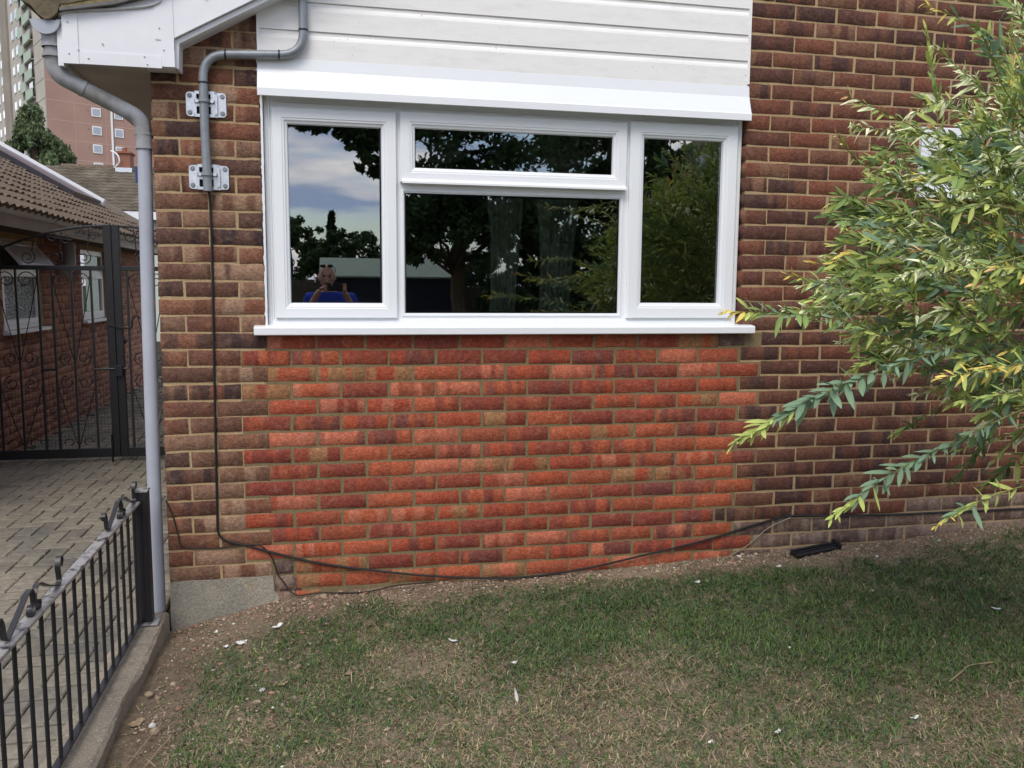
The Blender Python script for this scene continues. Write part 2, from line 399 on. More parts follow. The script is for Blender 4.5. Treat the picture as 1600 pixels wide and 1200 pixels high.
V = np.stack([X, Y, Z], -1).reshape(-1, 3); nx_, ny_ = len(xs), len(ys)
I = np.arange(nx_*ny_).reshape(ny_, nx_); F = np.stack([I[:-1, :-1], I[:-1, 1:], I[1:, 1:], I[1:, :-1]], -1).reshape(-1, 4)
part('soil', npmesh('soil', V, F, SOIL, smooth=True), kind='structure')

# driveway: joint bed and herringbone blocks
DZ = -1.285
b = B(); b.add([(-7, -7, DZ-.030), (-.70, -7, DZ-.030), (-.70, 24, DZ-.030), (-7, 24, DZ-.030)], [(0, 1, 2, 3)])
b.add([(-.70, -.02, DZ-.030), (-.55, -.02, DZ-.030), (-.55, 24, DZ-.030), (-.70, 24, DZ-.030)], [(0, 1, 2, 3)])
drive = part('driveway', b.me('driveway', JOINT), kind='structure')
def block_geo(l, w, h=.05, c=.005):
    x, y = l/2-.0030, w/2-.0068
    vs = [(sx*x, sy*y, -h) for sx, sy in ((-1, -1), (1, -1), (1, 1), (-1, 1))]+[(sx*x, sy*y, -c) for sx, sy in ((-1, -1), (1, -1), (1, 1), (-1, 1))]+[(sx*(x-c), sy*(y-c), 0) for sx, sy in ((-1, -1), (1, -1), (1, 1), (-1, 1))]
    fs = [(8, 9, 10, 11)]
    for k in (0, 4):
        for j in range(4): fs.append((k+j, k+(j+1) % 4, k+4+(j+1) % 4, k+4+j))
    return vs, fs
U = .1
bh = mesh('block_paver', *block_geo(2*U, U), PAVER); bv = mesh('block_paver', *block_geo(U, 2*U), PAVER)
bs_ = mesh('block_paver', *block_geo(U, U), PAVER)
blocks = []
for i in range(-40, 2):
    for j in range(-40, 150):
        k = (i-j) % 4; x, y = -.70+i*U, j*U
        if k == 0: cx, cy, me_, hx = x+U, y+U/2, bh, U
        elif k == 3: cx, cy, me_, hx = x+U/2, y+U, bv, U/2
        else: continue
        lim = -.70 if cy < .05 else -.545
        if cx+hx > lim+.001 and k == 0: cx, me_, hx = cx-U/2, bs_, U/2
        if cx+hx > lim+.02 or (cx-hx < -2.63 and cy > .4): continue
        if cy < -2.6 or cy > 13: continue
        blocks.append((cx, cy, me_))
inv = cam.matrix_world.inverted(); FPX = 1322.0
def px(p):
    q = inv@Vector(p); return (800+FPX*q.x/-q.z, 600-FPX*q.y/-q.z, -q.z) if q.z < -.05 else (9e9, 9e9, -1)
def seen(cx, cy):
    x, y, d = px((cx, cy, DZ))
    if d < 0 or x < -25 or x > 232 or y > 1230: return 0
    return 1/d
blocks.sort(key=lambda t: -seen(t[0], t[1]))
SV = []; SF = []; SR = []; n0 = 0
for n, (cx, cy, me_) in enumerate(blocks):
    t = (NR.normal(0, .006), NR.normal(0, .006)); dz = DZ+NR.normal(0, .0012)
    if n < 300 and seen(cx, cy):
        o = part('block_paver', me_, drive, (cx, cy, dz)); o.rotation_euler = (t[0], t[1], NR.normal(0, .006))
    else:
        vs, fs = block_geo(2*U, U) if me_ is bh else block_geo(U, 2*U) if me_ is bv else block_geo(U, U)
        SV += [(v[0]+cx, v[1]+cy, v[2]+dz+v[0]*t[1]+v[1]*t[0]) for v in vs]; SF += [tuple(q+n0 for q in f) for f in fs]; SR += [rng.random()]*len(fs); n0 += len(vs)
part('paving', npmesh('paving', SV, SF, PAVER, rnd=SR), drive, kind='stuff')

# kerb
def kerb_piece(y0, y1):
    b = B(); n = 14; prof = [(-.712, -1.40), (-.712, -1.253), (-.700, -1.243), (-.562, -1.241), (-.550, -1.252), (-.549, -1.42)]; vs = []; fs = []
    for i in range(n+1):
        y = y0+(y1-y0)*i/n
        for k, (x, z) in enumerate(prof):
            j = NR.normal(0, .0022, 2) if 0 < k < 5 else (0, 0)
            vs.append((x+j[0]+(.006*math.sin(y*9) if k in (4,) else 0), y, z+j[1]))
    m = len(prof)
    for i in range(n):
        for k in range(m-1): fs.append((i*m+k, i*m+k+1, (i+1)*m+k+1, (i+1)*m+k))
    fs += [tuple(range(m)), tuple(n*m+k for k in range(m))[::-1]]
    b.add(vs, fs); return b
kt = thing('kerb', 'weathered concrete kerb between the paved drive and the lawn, carrying the low railing', 'kerb', (-.63, -1.5, -1.3))
for y0, y1 in ((-.60, -.035), (-1.515, -.604), (-2.43, -1.519), (-3.345, -2.434)): kerb_piece(y0, y1).part('kerb_stone', KERB, kt)

# railing on the kerb
rx = -.642
rl = thing('railing', 'low black iron railing with curled scrolls along its flaking top rail, on the concrete kerb', 'railing', (rx, -1.5, -1.24))
b = B().box(rx-.012, rx+.045, -.165, -.108, -1.235, -.662, .003); b.box(rx+.012, rx+.020, -.1665, -.1655, -1.22, -.67); post = b.part('post', IRON, rl)
B().box(rx-.028, rx+.072, -.19, -.085, -1.2405, -1.232, .002).part('base_plate', RAILM, rl)
B().box(rx-.016, rx+.048, -.169, -.104, -.664, -.655, .002).part('post_cap', RAILM, rl)
B().box(rx-.019, rx+.019, -3.3, -.166, -.712, -.700, .002).part('top_rail', RAILM, rl)
B().box(rx-.012, rx+.012, -3.3, -.166, -1.222, -1.214, .001).part('bottom_rail', IRON, rl)
bar = B().tube([(0, 0, -1.215), (0, 0, -.7115)], .0063, 8).me('baluster', IRON)
for k in range(28): part('baluster', bar, rl, (rx, -.213-k*.1045, 0))
def strap(pts, w=.015, t=.0045, r=6): return B().tube(bez(pts, r), .01, flat=(t, w, (1, 0, 0)))
def scroll_set(y):  # one ornament: two curls meeting, with end volutes
    P = lambda a, h: (rx, y-a, -.700+h)
    for pts in ([P(.0, .055), P(-.012, .075), P(.006, .086), P(.022, .062), P(.014, .018), P(.03, .006)],
                [P(.03, .004), P(.12, .036), P(.19, .068), P(.222, .062), P(.235, .03), P(.222, .006), P(.20, .006), P(.198, .022), P(.212, .026)],
                [P(.26, .03), P(.272, .024), P(.275, .006), P(.252, .004), P(.238, .03), P(.25, .068), P(.285, .072), P(.36, .04), P(.44, .006)],
                [P(.44, .006), P(.458, .02), P(.468, .06), P(.486, .08), P(.500, .07), P(.49, .054)]):
        strap(pts).part('scroll', IRON, rl)
scroll_set(-.175); scroll_set(-1.175); scroll_set(-2.175)
# ------------------------------------------------------------------ the house
HX0, WX0, WX1, HX1 = -.550, -.105, 2.157, 6.2
ZB, ZT = -1.75, 3.2
house = thing('house', 'brick house with a wide white window and white cladding above it', 'house', (1.5, 1.0, -1.3))
def wallbox(b, x0, x1, z0, z1, y0=.0011, y1=.28): return b.box(x0, x1, y0, y1, z0, z1)
b = B()
wallbox(b, HX0+.004, WX0-.010, ZB, 3.0); wallbox(b, WX1+.010, HX1, ZB, 3.2); wallbox(b, WX0, WX1, 1.06, 3.2, .035); b.box(HX0+.004, HX0+.28, .28, 9.0, ZB, 2.0)
wall = b.part('wall', MORT, house)
def brick_geo(Ln, H, D, r, c=.0013, jit=.0022):
    xs_ = [0, Ln*.33, Ln*.67, Ln]; ring = [(x, 0) for x in xs_]+[(x, H) for x in xs_[::-1]]
    ring = [(x+r.uniform(-jit, jit), z+r.uniform(-jit, jit)) for x, z in ring]
    cx_, cz_ = Ln/2, H/2; vs = []
    def ins(x, z, d): return (x-d if x > cx_ else x+d) if abs(x-cx_) > Ln*.3 else x, (z-d if z > cz_ else z+d)
    for x, z in ring: a, q = ins(x, z, c); vs.append((a, r.uniform(-.0006, .0006), q))
    for x, z in ring: vs.append((x, c*1.1, z))
    for x, z in ring: vs.append((x, D, z))
    n = 8; fs = [tuple(range(n))[::-1]]
    fs = [(0, 1, 6, 7), (1, 2, 5, 6), (2, 3, 4, 5)]
    for k in (0, n):
        for j in range(n): fs.append((k+j, k+n+j, k+n+(j+1) % n, k+(j+1) % n))
    return vs, fs
_bc = {}
def brick_me(Ln, H, mat, var):
    key = (round(Ln, 3), round(H, 3), mat.name, var)
    if key not in _bc:
        vs, fs = brick_geo(Ln, H, .06, random.Random(hash((round(Ln*1000), var)) & 0xffff))
        me = npmesh('brick', vs, fs, mat, uv=[(v[0]-v[1], v[2]) for v in vs]); _bc[key] = me
    return _bc[key]
class Stuff:
    def __init__(s): s.v = []; s.f = []; s.r = []; s.uv = []
    def add(s, vs, fs, M=None, t=(0, 0, 0)):
        n = len(s.v)
        for v in vs:
            s.uv.append((v[0]-v[1], v[2])); w = Vector(v) if M is None else M@Vector(v); s.v.append((w[0]+t[0], w[1]+t[1], w[2]+t[2]))
        s.f += [tuple(i+n for i in f) for f in fs]; s.r += [rng.random()]*len(fs)
    def part(s, name, mat, parent): return part(name, npmesh(name, s.v, s.f, mat, rnd=s.r, uv=s.uv), parent, kind='stuff')
H = .0648; J = .0095
cand = []                                   # (x0, length, z0, material)
for j in range(-38, 17):
    z0 = -(j+1)*.075+.0045; odd = j % 2
    if z0 > 2.9: continue
    # left pier
    row = [(HX0, .1025), (HX0+.112, .216), (HX0+.3375, .1025)] if odd else [(HX0, .2155), (HX0+.2265, .2160)]
    if j >= 0 and odd: row = row[:2]
    if j >= 15: row = []
    for x, l in row: cand.append((x, l, z0, BRN))
    # right of the window
    x = 2.1775 if odd else 2.2885
    if j < 0 and odd: cand.append((WX1+.002, .232, z0, OLD)); x += .2217
    elif j < 0: cand.append((WX1+.002, .1215, z0, OLD))
    elif not odd: pass
    if j == 12: cand.append((2.135, .144, z0, OLD))
    while x < HX1-.2:
        cand.append((x, .2096, z0, DUSTY if z0 < -.965-.02*math.sin(x*3) and x < 6 else OLD)); x += .2217
def vis(c):
    x, y, d = px((c[0]+.1, 0, c[2]+.03))
    if d < 0 or x > 1612 or x < 0 or y < -15 or y > 950: return 0
    if c[2] > 1.08+(c[0]+.43)*.55+.09 and c[0] < -.1: return 0
    hid = 0
    bx = np.interp(c[2], [-.5, -.2, .2, .5, .9, 1.3], [3.8, 3.4, 2.9, 3.0, 3.4, 3.7])
    if c[0] > bx: hid = 1
    return 2-hid
cand.sort(key=lambda c: (-vis(c), c[0]))
st = {m: Stuff() for m in (OLD, DUSTY, BRN)}
for n, (x, l, z, m) in enumerate(cand):
    dy = float(np.clip(NR.normal(-.0016, .0007), -.0028, -.0007)); dz = NR.normal(0, .0012); dx = NR.normal(0, .0012)
    if n < 300 and vis((x, l, z, m)):
        o = part('brick', brick_me(l, H, m, rng.randrange(6)), wall, (x+dx, dy, z+dz)); o.rotation_euler = (0, NR.normal(0, .004), NR.normal(0, .0012))
    else: st[m].add(*brick_geo(l, H, .05, rng), None, (x+dx, dy, z+dz))
for m in (OLD, DUSTY, BRN):
    if st[m].v: st[m].part('brickwork', m, wall)
sb = Stuff(); Mz = Matrix.Rotation(R(-90), 3, 'Z')
for j in range(-26, 17):
    y = .114 if j % 2 else .226-.112+.002; y = .105 if j % 2 else .007+.21
    while y < 8.8:
        sb.add(*brick_geo(.2127, H, .03, rng), Mz, (HX0+NR.normal(0, .001), y+.2127, -(j+1)*.075+.0045)); y += .2222
sb.part('side_brickwork', BRN, wall)
# concrete footing, left
prof = [(-.5505, -1.118), (-.46, -1.113), (-.36, -1.116), (-.264, -1.112), (-.17, -1.115), (-.104, -1.112), (-.099, -1.19), (-.085, -1.20), (-.065, -1.26), (.0, -1.30), (.03, -1.45), (-.5505, -1.6)]
b = B(); b.prism(prof, -.006, .05); b.part('concrete_footing', FOOT, house)
# old mortar and cut bricks at the foot beside the new panel
for x, l, z in ((.0-.075, .095, -1.197), (-.06, .07, -1.272), (.02, .10, -1.272)):
    part('brick', brick_me(l, H, DUSTY, 1), wall, (x, .001, z))
b = B().prism([(-.105, -1.23), (.16, -1.225), (.55, -1.22), (.6, -1.40), (-.1, -1.45)], .001, .003); b.part('mortar_fillet', MORTG, house)
b = B().prism([(2.17, -1.10), (2.18, -1.0), (2.24, -.985), (2.33, -1.03), (2.36, -1.10), (2.34, -1.2), (2.17, -1.2)], .0012, .0035); b.part('mortar_smear', MORTG, house)

# red infill panel: a thing of its own
panel = thing('brick_panel', 'newer patch of bright orange red brickwork under the wide white window', 'brick panel', (1.0, 0, -1.2))
b = B(); b.box(WX0-.0099, WX1+.0099,   .0014, .27, -1.55, -.004); pm = b.part('mortar', MORTR, panel)
b = B()
for r_ in range(1, 18):   # olive mortar of the toothing, set into the old wall
    z1 = -(r_-1)*.074-.009; z0 = z1-.074
    if r_ % 2 == 0: b.box(-.218, WX0-.0002,   .0004, .0010, z0, z1)
    b.box(WX1+.0005, 2.176 if r_ % 2 == 0 else 2.288,   .0004, .0010, z0, z1)
b.part('toothing_mortar', MORTR, panel, kind='stuff')
tilt = -.0032/.217*.217
def panel_brick(x, l, z, m, h=.0632, mt=RED):
    o = part('brick', brick_me(l, h, mt, rng.randrange(8)), pm, (x+NR.normal(0, .0012), float(np.clip(NR.normal(-.0008, .0008), -.0025, .0006)), z+NR.normal(0, .001))); o.rotation_euler = (0, NR.normal(0, .004), NR.normal(0, .0015))
for r_ in range(1, 18):
    zc = -(r_-1)*.0740-.0125
    z0 = zc-.0637
    x = -.2155 if r_ % 2 == 0 else -.1035; end = 2.176 if r_ % 2 == 0 else 2.286
    if r_ == 17: x = .005
    k = 0
    while x < end-.05:
        l = min(.2046, end-x-.011)
        zz = z0-.0032*(x-1)
        if gwall(x+l/2) < zz+.055 and not (r_ == 1 and x > 1.99):
            if r_ == 13 and x > 1.95: panel_brick(x, .055, zz, 0, mt=OLD)
            elif r_ >= 15 and k == 0: panel_brick(-.096, .085, zz, 0, mt=DUSTY); panel_brick(-.002, .11 if r_ % 2 else .0, zz, 0) if r_ % 2 else None
            else: panel_brick(x, l, zz, 0)
        x += .2172; k += 1
    if r_ == 1: panel_brick(2.0, .2, z0, 0, mt=DUSTY)

# window: frame, sashes, panes
b = B(); fx0, fx1, fz0, fz1 = WX0+.0035, WX1-.003, .028, 1.052
b.ring(fx0, fx1, fz0, fz1, [(0, .10), (0, .030), (.004, .026), (.018, .026), (.021, .031), (.027, .031), (.030, .036), (.05, .036), (.05, .09)])
for x0, x1 in ((.455, .507), (1.540, 1.592)): b.box(x0, x1, .0362, .09, fz0+.05, fz1-.05)
b.box(.5072, 1.5398, .0362, .09, .630, .690); b.box(fx0+.0505, fx1-.0505, .0363, .0899, .955, 1.001)
for zz in (.0775,): b.box(fx0+.0505, .4549, .0363, .0899, zz, .10); b.box(1.5921, fx1-.0505, .0363, .0899, zz, .10)
wb = b.part('window', UPVC, house)
def sash(x0, x1, z0, z1, gx0, gx1, gz0, gz1, face=.014):
    d = ((gx0-x0)+(x1-gx1))/2
    b = B(); b.ring(x0, x1, z0, z1, [(0, .04), (0, face+.005), (.004, face), (d-.026, face), (d-.023, face+.003), (d-.016, face+.0035), (d-.012, face+.009), (d-.003, face+.013), (d, face+.030)])
    return b.part('casement', UPVC, wb)
def pane(x0, x1, z0, z1, y=.046, mat=None, par=None):
    b = B(); b.ring(x0-.001, x1+.001, z0-.001, z1+.001, [(0, y-.0045), (.0035, y-.0045), (.0035, y-.0002)]); b.part('gasket', RUB, par or wb)
    b = B().box(x0+.0005, x1-.0005, y, y+.004, z0+.0005, z1-.0005); b.part('pane', mat or GLASS, par or wb)
    b = B(); b.ring(x0-.004, x1+.004, z0-.004, z1+.004, [(0, y+.006), (.010, y+.006), (.010, y+.02)]); b.part('spacer_bar', RUB, par or wb)
sash(-.0665, .4735, .062, .977, 0, 0, 0, 0) if 0 else None
sash(-.0665, .4735, .062, .977, -.0025, .4005, .132, .924); pane(-.0025, .4005, .132, .924)
sash(.4895, 1.5615, .674, .985, .5585, 1.4925, .738, .926); pane(.5585, 1.4925, .738, .926)
sash(1.5765, 2.1285, .062, .993, 1.6555, 2.058, .132, .930); pane(1.6555, 2.058, .132, .930)
b = B(); b.prism([(.016, .672), (-.006, .668), (-.006, .676), (.002, .684), (.016, .690)], .496, 1.556, 'x'); b.part('drip_bar', UPVC, wb)
b = B(); b.ring(.4955, 1.5515, .0695, .6455, [(0, .04), (0, .033), (.003, .030), (.010, .031), (.013, .037), (.0175, .05)]); b.part('glazing_bead', UPVC, wb)
pane(.513, 1.534, .087, .628)
b = B(); b.prism([(.09, .034), (.02, .034), (-.045, .026), (-.052, .020), (-.052, -.008), (-.046, -.012), (-.040, -.004), (.0, -.001), (.05, -.001)], -.156, 2.222, 'x'); b.part('sill', UPVC, wb)
def ragged(x0, x1, z0, z1, j):
    b = B(); n = int((z1-z0)/.012); vs = []; fs = []
    for i in range(n+1):
        z = z0+(z1-z0)*i/n; e = abs(NR.normal(0, j))*(2.2 if rng.random() < .12 else .8); f_ = abs(NR.normal(0, j*.3))
        for y in (-.0022, .012): vs += [(x0-e, y, z), (x1+f_, y, z)]
    for i in range(n):
        a = i*4; fs += [(a, a+1, a+5, a+4), (a, a+4, a+6, a+2), (a+1, a+3, a+7, a+5)]
    return b.add(vs, fs)
ragged(-.1085, -.1005, .03, 1.03, .0018).part('filler_bead', UPVC, house)
ragged(-.1155, -.108, 1.05, 1.75, .0022).part('filler_bead', UPVC, house)
ragged(2.1545, 2.158, 1.04, 1.75, .0018).part('filler_bead', UPVC, house)

# cladding
cl = B().box(-.108, 2.155, .000, .034, 1.064, 3.15).part('cladding', CLAD, house)
for k in range(14):
    z = 1.176+k*.1195
    b = B(); b.prism([(-.001, z-.004), (-.012, z-.001), (-.0125, z+.082), (-.010, z+.093), (-.0055, z+.102), (-.0055, z+.1155), (-.001, z+.1155)], -.1065+rng.uniform(0, .002), 2.1515-rng.uniform(0, .003), 'x'); b.part('cladding_board', CLAD, cl)
b = B(); b.prism([(-.0005, 1.182), (-.013, 1.174), (-.017, 1.125), (-.045, 1.046), (-.049, 1.040), (-.049, 1.010), (-.045, 1.008), (-.044, 1.036), (-.0005, 1.060)], -.1165, 2.161, 'x'); b.part('drip_flashing', UPVC, house)
for x in (-.109, 2.1535): B().box(x-.006, x+.006, -.016, -.0015, 1.185, 3.1).part('edge_trim', CLAD, cl)

# eaves, bargeboard, soffit, gutter, roof
bb = [(-.846, 1.079), (-.436, 1.088), (-.432, 1.200), (.9, 1.936), (2.6, 2.876), (2.6, 3.18), (.9, 2.20), (-.119, 1.60), (-.478, 1.362), (-.647, 1.306), (-.842, 1.268)]
b = B().prism(bb, -.118, -.100); barge = b.part('bargeboard', BARGE, house)
b = B(); b.box(-.848, -.790, -.1215, -.1185, 1.0775, 1.272); b.part('cover_strip', BARGE, barge)
b = B().prism([(-.502, 1.355), (-.432, 1.39), (-.430, 1.201), (-.4305, 1.086), (-.480, 1.0855), (-.480, 1.19), (-.502, 1.19)], -.1212, -.1183); b.part('cover_strip', BARGE, barge)
B().box(-.789, -.4805, -.1208, -.1184, 1.0785, 1.126).part('cover_strip', BARGE, barge)
b = B()
for x, z in ((-.825, 1.235), (-.825, 1.115), (-.79, 1.13), (-.755, 1.10), (-.56, 1.335), (-.545, 1.12), (-.535, 1.09), (-.485, 1.235), (-.47, 1.15), (-.7, 1.16), (-.3, 1.36)): b.ball((x, -.1222, z), .0035, 6, 4)
b.part('screw_heads', GALV, barge)
B().prism([(-.436, 1.090), (-.430, 1.199), (2.6, 2.875), (2.6, 2.85), (-.415, 1.185), (-.42, 1.085)], -.0995, .0).part('verge_soffit', BARGE, house)
B().box(-.845, -.5505, -.099, 8.9, 1.086, 1.094).part('soffit', plain('stained_soffit', (.50, .47, .43), .7, .3, 0, .15, 2), house)
B().box(-.5505, -.438, -.099, -.0005, 1.088, 1.094).part('soffit_return', BARGE, house)
B().box(-.868, -.8475, -.116, 8.9, 1.068, 1.245).part('fascia', BARGE, house)
gut = B(); gx, gz, gr = -.905, 1.236, .052; vs = []; n = 12
for y in (-.125, 8.9):
    for rr in (gr, gr-.004):
        for k in range(n+1):
            t = math.pi+math.pi*k/n; vs.append((gx+rr*math.cos(t), y, gz+rr*math.sin(t)))
m = n+1; fs = []
for k in range(n):
    fs += [(k, k+1, 2*m+k+1, 2*m+k), (m+k, 3*m+k, 3*m+k+1, m+k+1)]
fs += [(0, 2*m, 3*m, m), (n, m+n, 3*m+n, 2*m+n)]
gut.add(vs, fs); gu = gut.part('gutter', SWAN, house, smooth=True)
cap = [(gx+(gr+.002)*math.cos(math.pi+math.pi*k/14), gz+(gr+.002)*math.sin(math.pi+math.pi*k/14)) for k in range(15)]
B().prism(cap, -.132, -.120).part('end_cap', PIPE, gu)
roofm = plain('mossy_concrete_tile', (.14, .115, .075), .95, .15, 0, .45, 14, .7, 60, .006)
rp = [(-.955, 1.282), (-.82, 1.300), (-.64, 1.348), (-.478, 1.405), (-.119, 1.645), (3.4, 3.72), (3.4, 3.78), (-.13, 1.70), (-.48, 1.452), (-.65, 1.388), (-.83, 1.335), (-.955, 1.315)]
rf = B().prism(rp, -.14, 9.0).part('roof', roofm, house)
B().prism([(-.845, 1.269), (-.647, 1.307), (-.478, 1.363), (-.119, 1.601), (2.6, 3.185), (2.6, 3.2), (-.12, 1.617), (-.479, 1.378), (-.648, 1.320), (-.845, 1.281)], -.150, .02).part('undercloak', plain('grey_cement_board', (.17, .165, .155), .9, .1, 0, .3, 20), rf)
B().prism([(-.845, 1.2815), (-.648, 1.3205), (-.479, 1.3785), (-.12, 1.6175), (2.6, 3.2005), (2.6, 3.25), (-.119, 1.6445), (-.478, 1.404), (-.64, 1.347), (-.845, 1.298)], -.136, .02).part('verge_mortar', plain('mossy_mortar', (.24, .19, .10), .97, .1, 0, .5, 16, .8, 70, .006), rf)
t_ = B(); pts = [(-.985, 1.300), (-.955, 1.312), (-.90, 1.318), (-.86, 1.312), (-.845, 1.295), (-.855, 1.262), (-.88, 1.238), (-.90, 1.234), (-.925, 1.252), (-.95, 1.285)]
t_.prism(pts, -.145, .2); t_.part('eaves_tile', roofm, rf)
B().prism([(3.4, 3.72), (3.4, 3.78), (7.5, 1.36), (7.5, 1.30)], -.14, 9.0).part('roof_slope', roofm, house)
# small window behind the shrub
sx0, sx1, sz0, sz1 = 3.115, 3.80, .705, 1.030
b = B().box(sx0-.02, sx1+.02, .0035, .0039, sz0-.02, sz1+.02); 
b = B(); b.ring(sx0, sx1, sz0, sz1, [(0, .05), (0, -.022), (.004, -.026), (.045, -.026), (.05, -.022), (.062, -.018), (.066, -.008)])
sw = b.part('window', UPVC, house, label='small white window half hidden by the shrub'); 
B().box(sx0+.066, sx1-.066, -.007, -.003, sz0+.066, sz1-.066).part('pane', plain('dark_pane', (.02, .022, .025), .06, .6), sw)
B().box(sx0-.02, sx1+.02, -.05, -.0265, sz0-.028, sz0-.002).part('sill', UPVC, sw)
B().box(sx0+.06, sx1-.06, -.0268, -.0085, sz1-.115, sz1-.06).part('vent_hood', UPVC, sw)
# room behind the glass
b = B(); r0 = (-.45, 2.9, .285, 3.8, -1.15, 1.25)
b.box(*r0); b.v = b.v; rm = b.part('room', ROOM, house, fix=False)
# room box: open it towards the window (front face removed)
me = rm.data; bm = bmesh.new(); bm.from_mesh(me)
ff = [f for f in bm.faces if all(abs(v.co.y-.285) < 1e-4 for v in f.verts)]
bmesh.ops.delete(bm, geom=ff, context='FACES'); bm.to_mesh(me); bm.free()
# curtains hung inside: belong to the room, each a thing of its own
def drape(x0, x1, z0, z1, y, n=26, amp=.035, folds=3.5, flare=0.0):
    vs = []; fs = []; m = 10
    for i in range(m+1):
        z = z1+(z0-z1)*i/m; f = 1+flare*i/m
        for k in range(n+1):
            t = k/n; x = x0+(x1-x0)*t+.02*math.sin(i*.55+t*2); xc = x1 if flare < 0 else x0
            vs.append((xc+(x-xc)*f, y+amp*math.sin(t*folds*6.283)*(.4+.6*i/m), z))
    for i in range(m):
        for k in range(n): a = i*(n+1)+k; fs.append((a, a+1, a+n+2, a+n+1))
    return mesh('curtain', vs, fs, CURT, True)
for x0, x1, lab, fl in ((.96, 1.13, 'pale curtain hanging behind the middle of the big lower pane', -.25), (1.22, 1.42, 'pale curtain hanging behind the right side of the big lower pane', -.35)):
    tag(part('curtain', drape(x0, x1, -.6, .66, .42)), lab, 'curtain')
def swag(x0, x1, z1, drop, y, lab):
    vs = []; fs = []; n, m = 28, 12
    for i in range(m+1):
        for k in range(n+1):
            t = k/n; s = math.sin(t*math.pi)**.8
            z = z1-.01-(drop*s)*(i/m)+.012*math.sin(i*2.4); vs.append((x0+(x1-x0)*t, y-.03*math.sin(i*2.2)*s, z))
    for i in range(m):
        for k in range(n): a = i*(n+1)+k; fs.append((a, a+1, a+n+2, a+n+1))
    tag(part('valance', mesh('valance', vs, fs, CURT, True)), lab, 'valance')
swag(1.02, 1.68, 1.02, .235, .36, 'pale swagged valance behind the right half of the top pane')
swag(.45, .98, 1.02, .20, .36, 'pale swagged valance behind the left end of the top pane')
# ------------------------------------------------------------------ downpipe, conduit, cables on the house
dp = thing('downpipe', 'grey plastic downpipe with a swan neck, at the left corner of the brick house', 'downpipe', (-.6, .03, -1.25))
py = .03
B().tube([(-.588, py, .80), (-.594, py, .45), (-.600, py, 0), (-.605, py, -.6), (-.606, py, -1.252)], .0292, 20).part('pipe', PIPE, dp, smooth=True)
B().tube(fillet([(-.896, -.075, 1.188), (-.896, -.07, 1.045), (-.59, .022, .900), (-.588, py, .78)], .075, 8), .0325, 18).part('swan_neck', SWAN, dp, smooth=True)
B().tube([(-.896, -.075, 1.205), (-.896, -.075, 1.19), (-.896, -.075, 1.145)], [.050, .040, .040], 18).part('outlet', SWAN, dp, smooth=True)
for z in (1.150, 1.112): B().tube([(-.896, -.073, z-.005), (-.896, -.073, z+.005)], .0425, 18).part('collar', SWAN, dp, smooth=True)
B().tube([(-.588, py, .845), (-.588, py, .775)], .0345, 18).part('socket', SWAN, dp, smooth=True)
for z in (.838, .782): B().tube([(-.588, py, z-.005), (-.588, py, z+.005)], .0368, 18).part('collar', SWAN, dp, smooth=True)
p_ = Vector((-.80, -.042, 1.0)); d_ = Vector((.306, .092, -.145)).normalized()
B().tube([p_-d_*.006, p_+d_*.006], .0355, 18).part('collar', SWAN, dp, smooth=True)

cd = thing('conduit', 'grey metal conduit bending down the brick pier past the white cladding', 'conduit', (-.33, -.03, .6))
cpts = fillet([(.078, -.038, 3.0), (.078, -.038, 1.188), (-.30, -.038, 1.166), (-.333, -.038, 1.06), (-.334, -.038, .86), (-.329, -.038, .603)], .10, 8)
cpts = fillet([(.078, -.038, 3.0), (.078, -.038, 1.186), (-.334, -.038, 1.164), (-.334, -.038, .86), (-.329, -.038, .603)], .105, 10)
B().tube(cpts, .0185, 16).part('pipe', COND, cd, smooth=True)
for a, b_ in (((-.245, -.038, 1.169), (-.238, -.038, 1.169)), ((-.334, -.038, 1.052), (-.334, -.038, 1.045)), ((-.02, -.038, 1.181), (-.027, -.038, 1.181)), ((.078, -.038, 1.285), (.078, -.038, 1.292))):
    B().tube([a, b_], .0202, 16).part('coupling_ring', BLACK, cd, smooth=True)
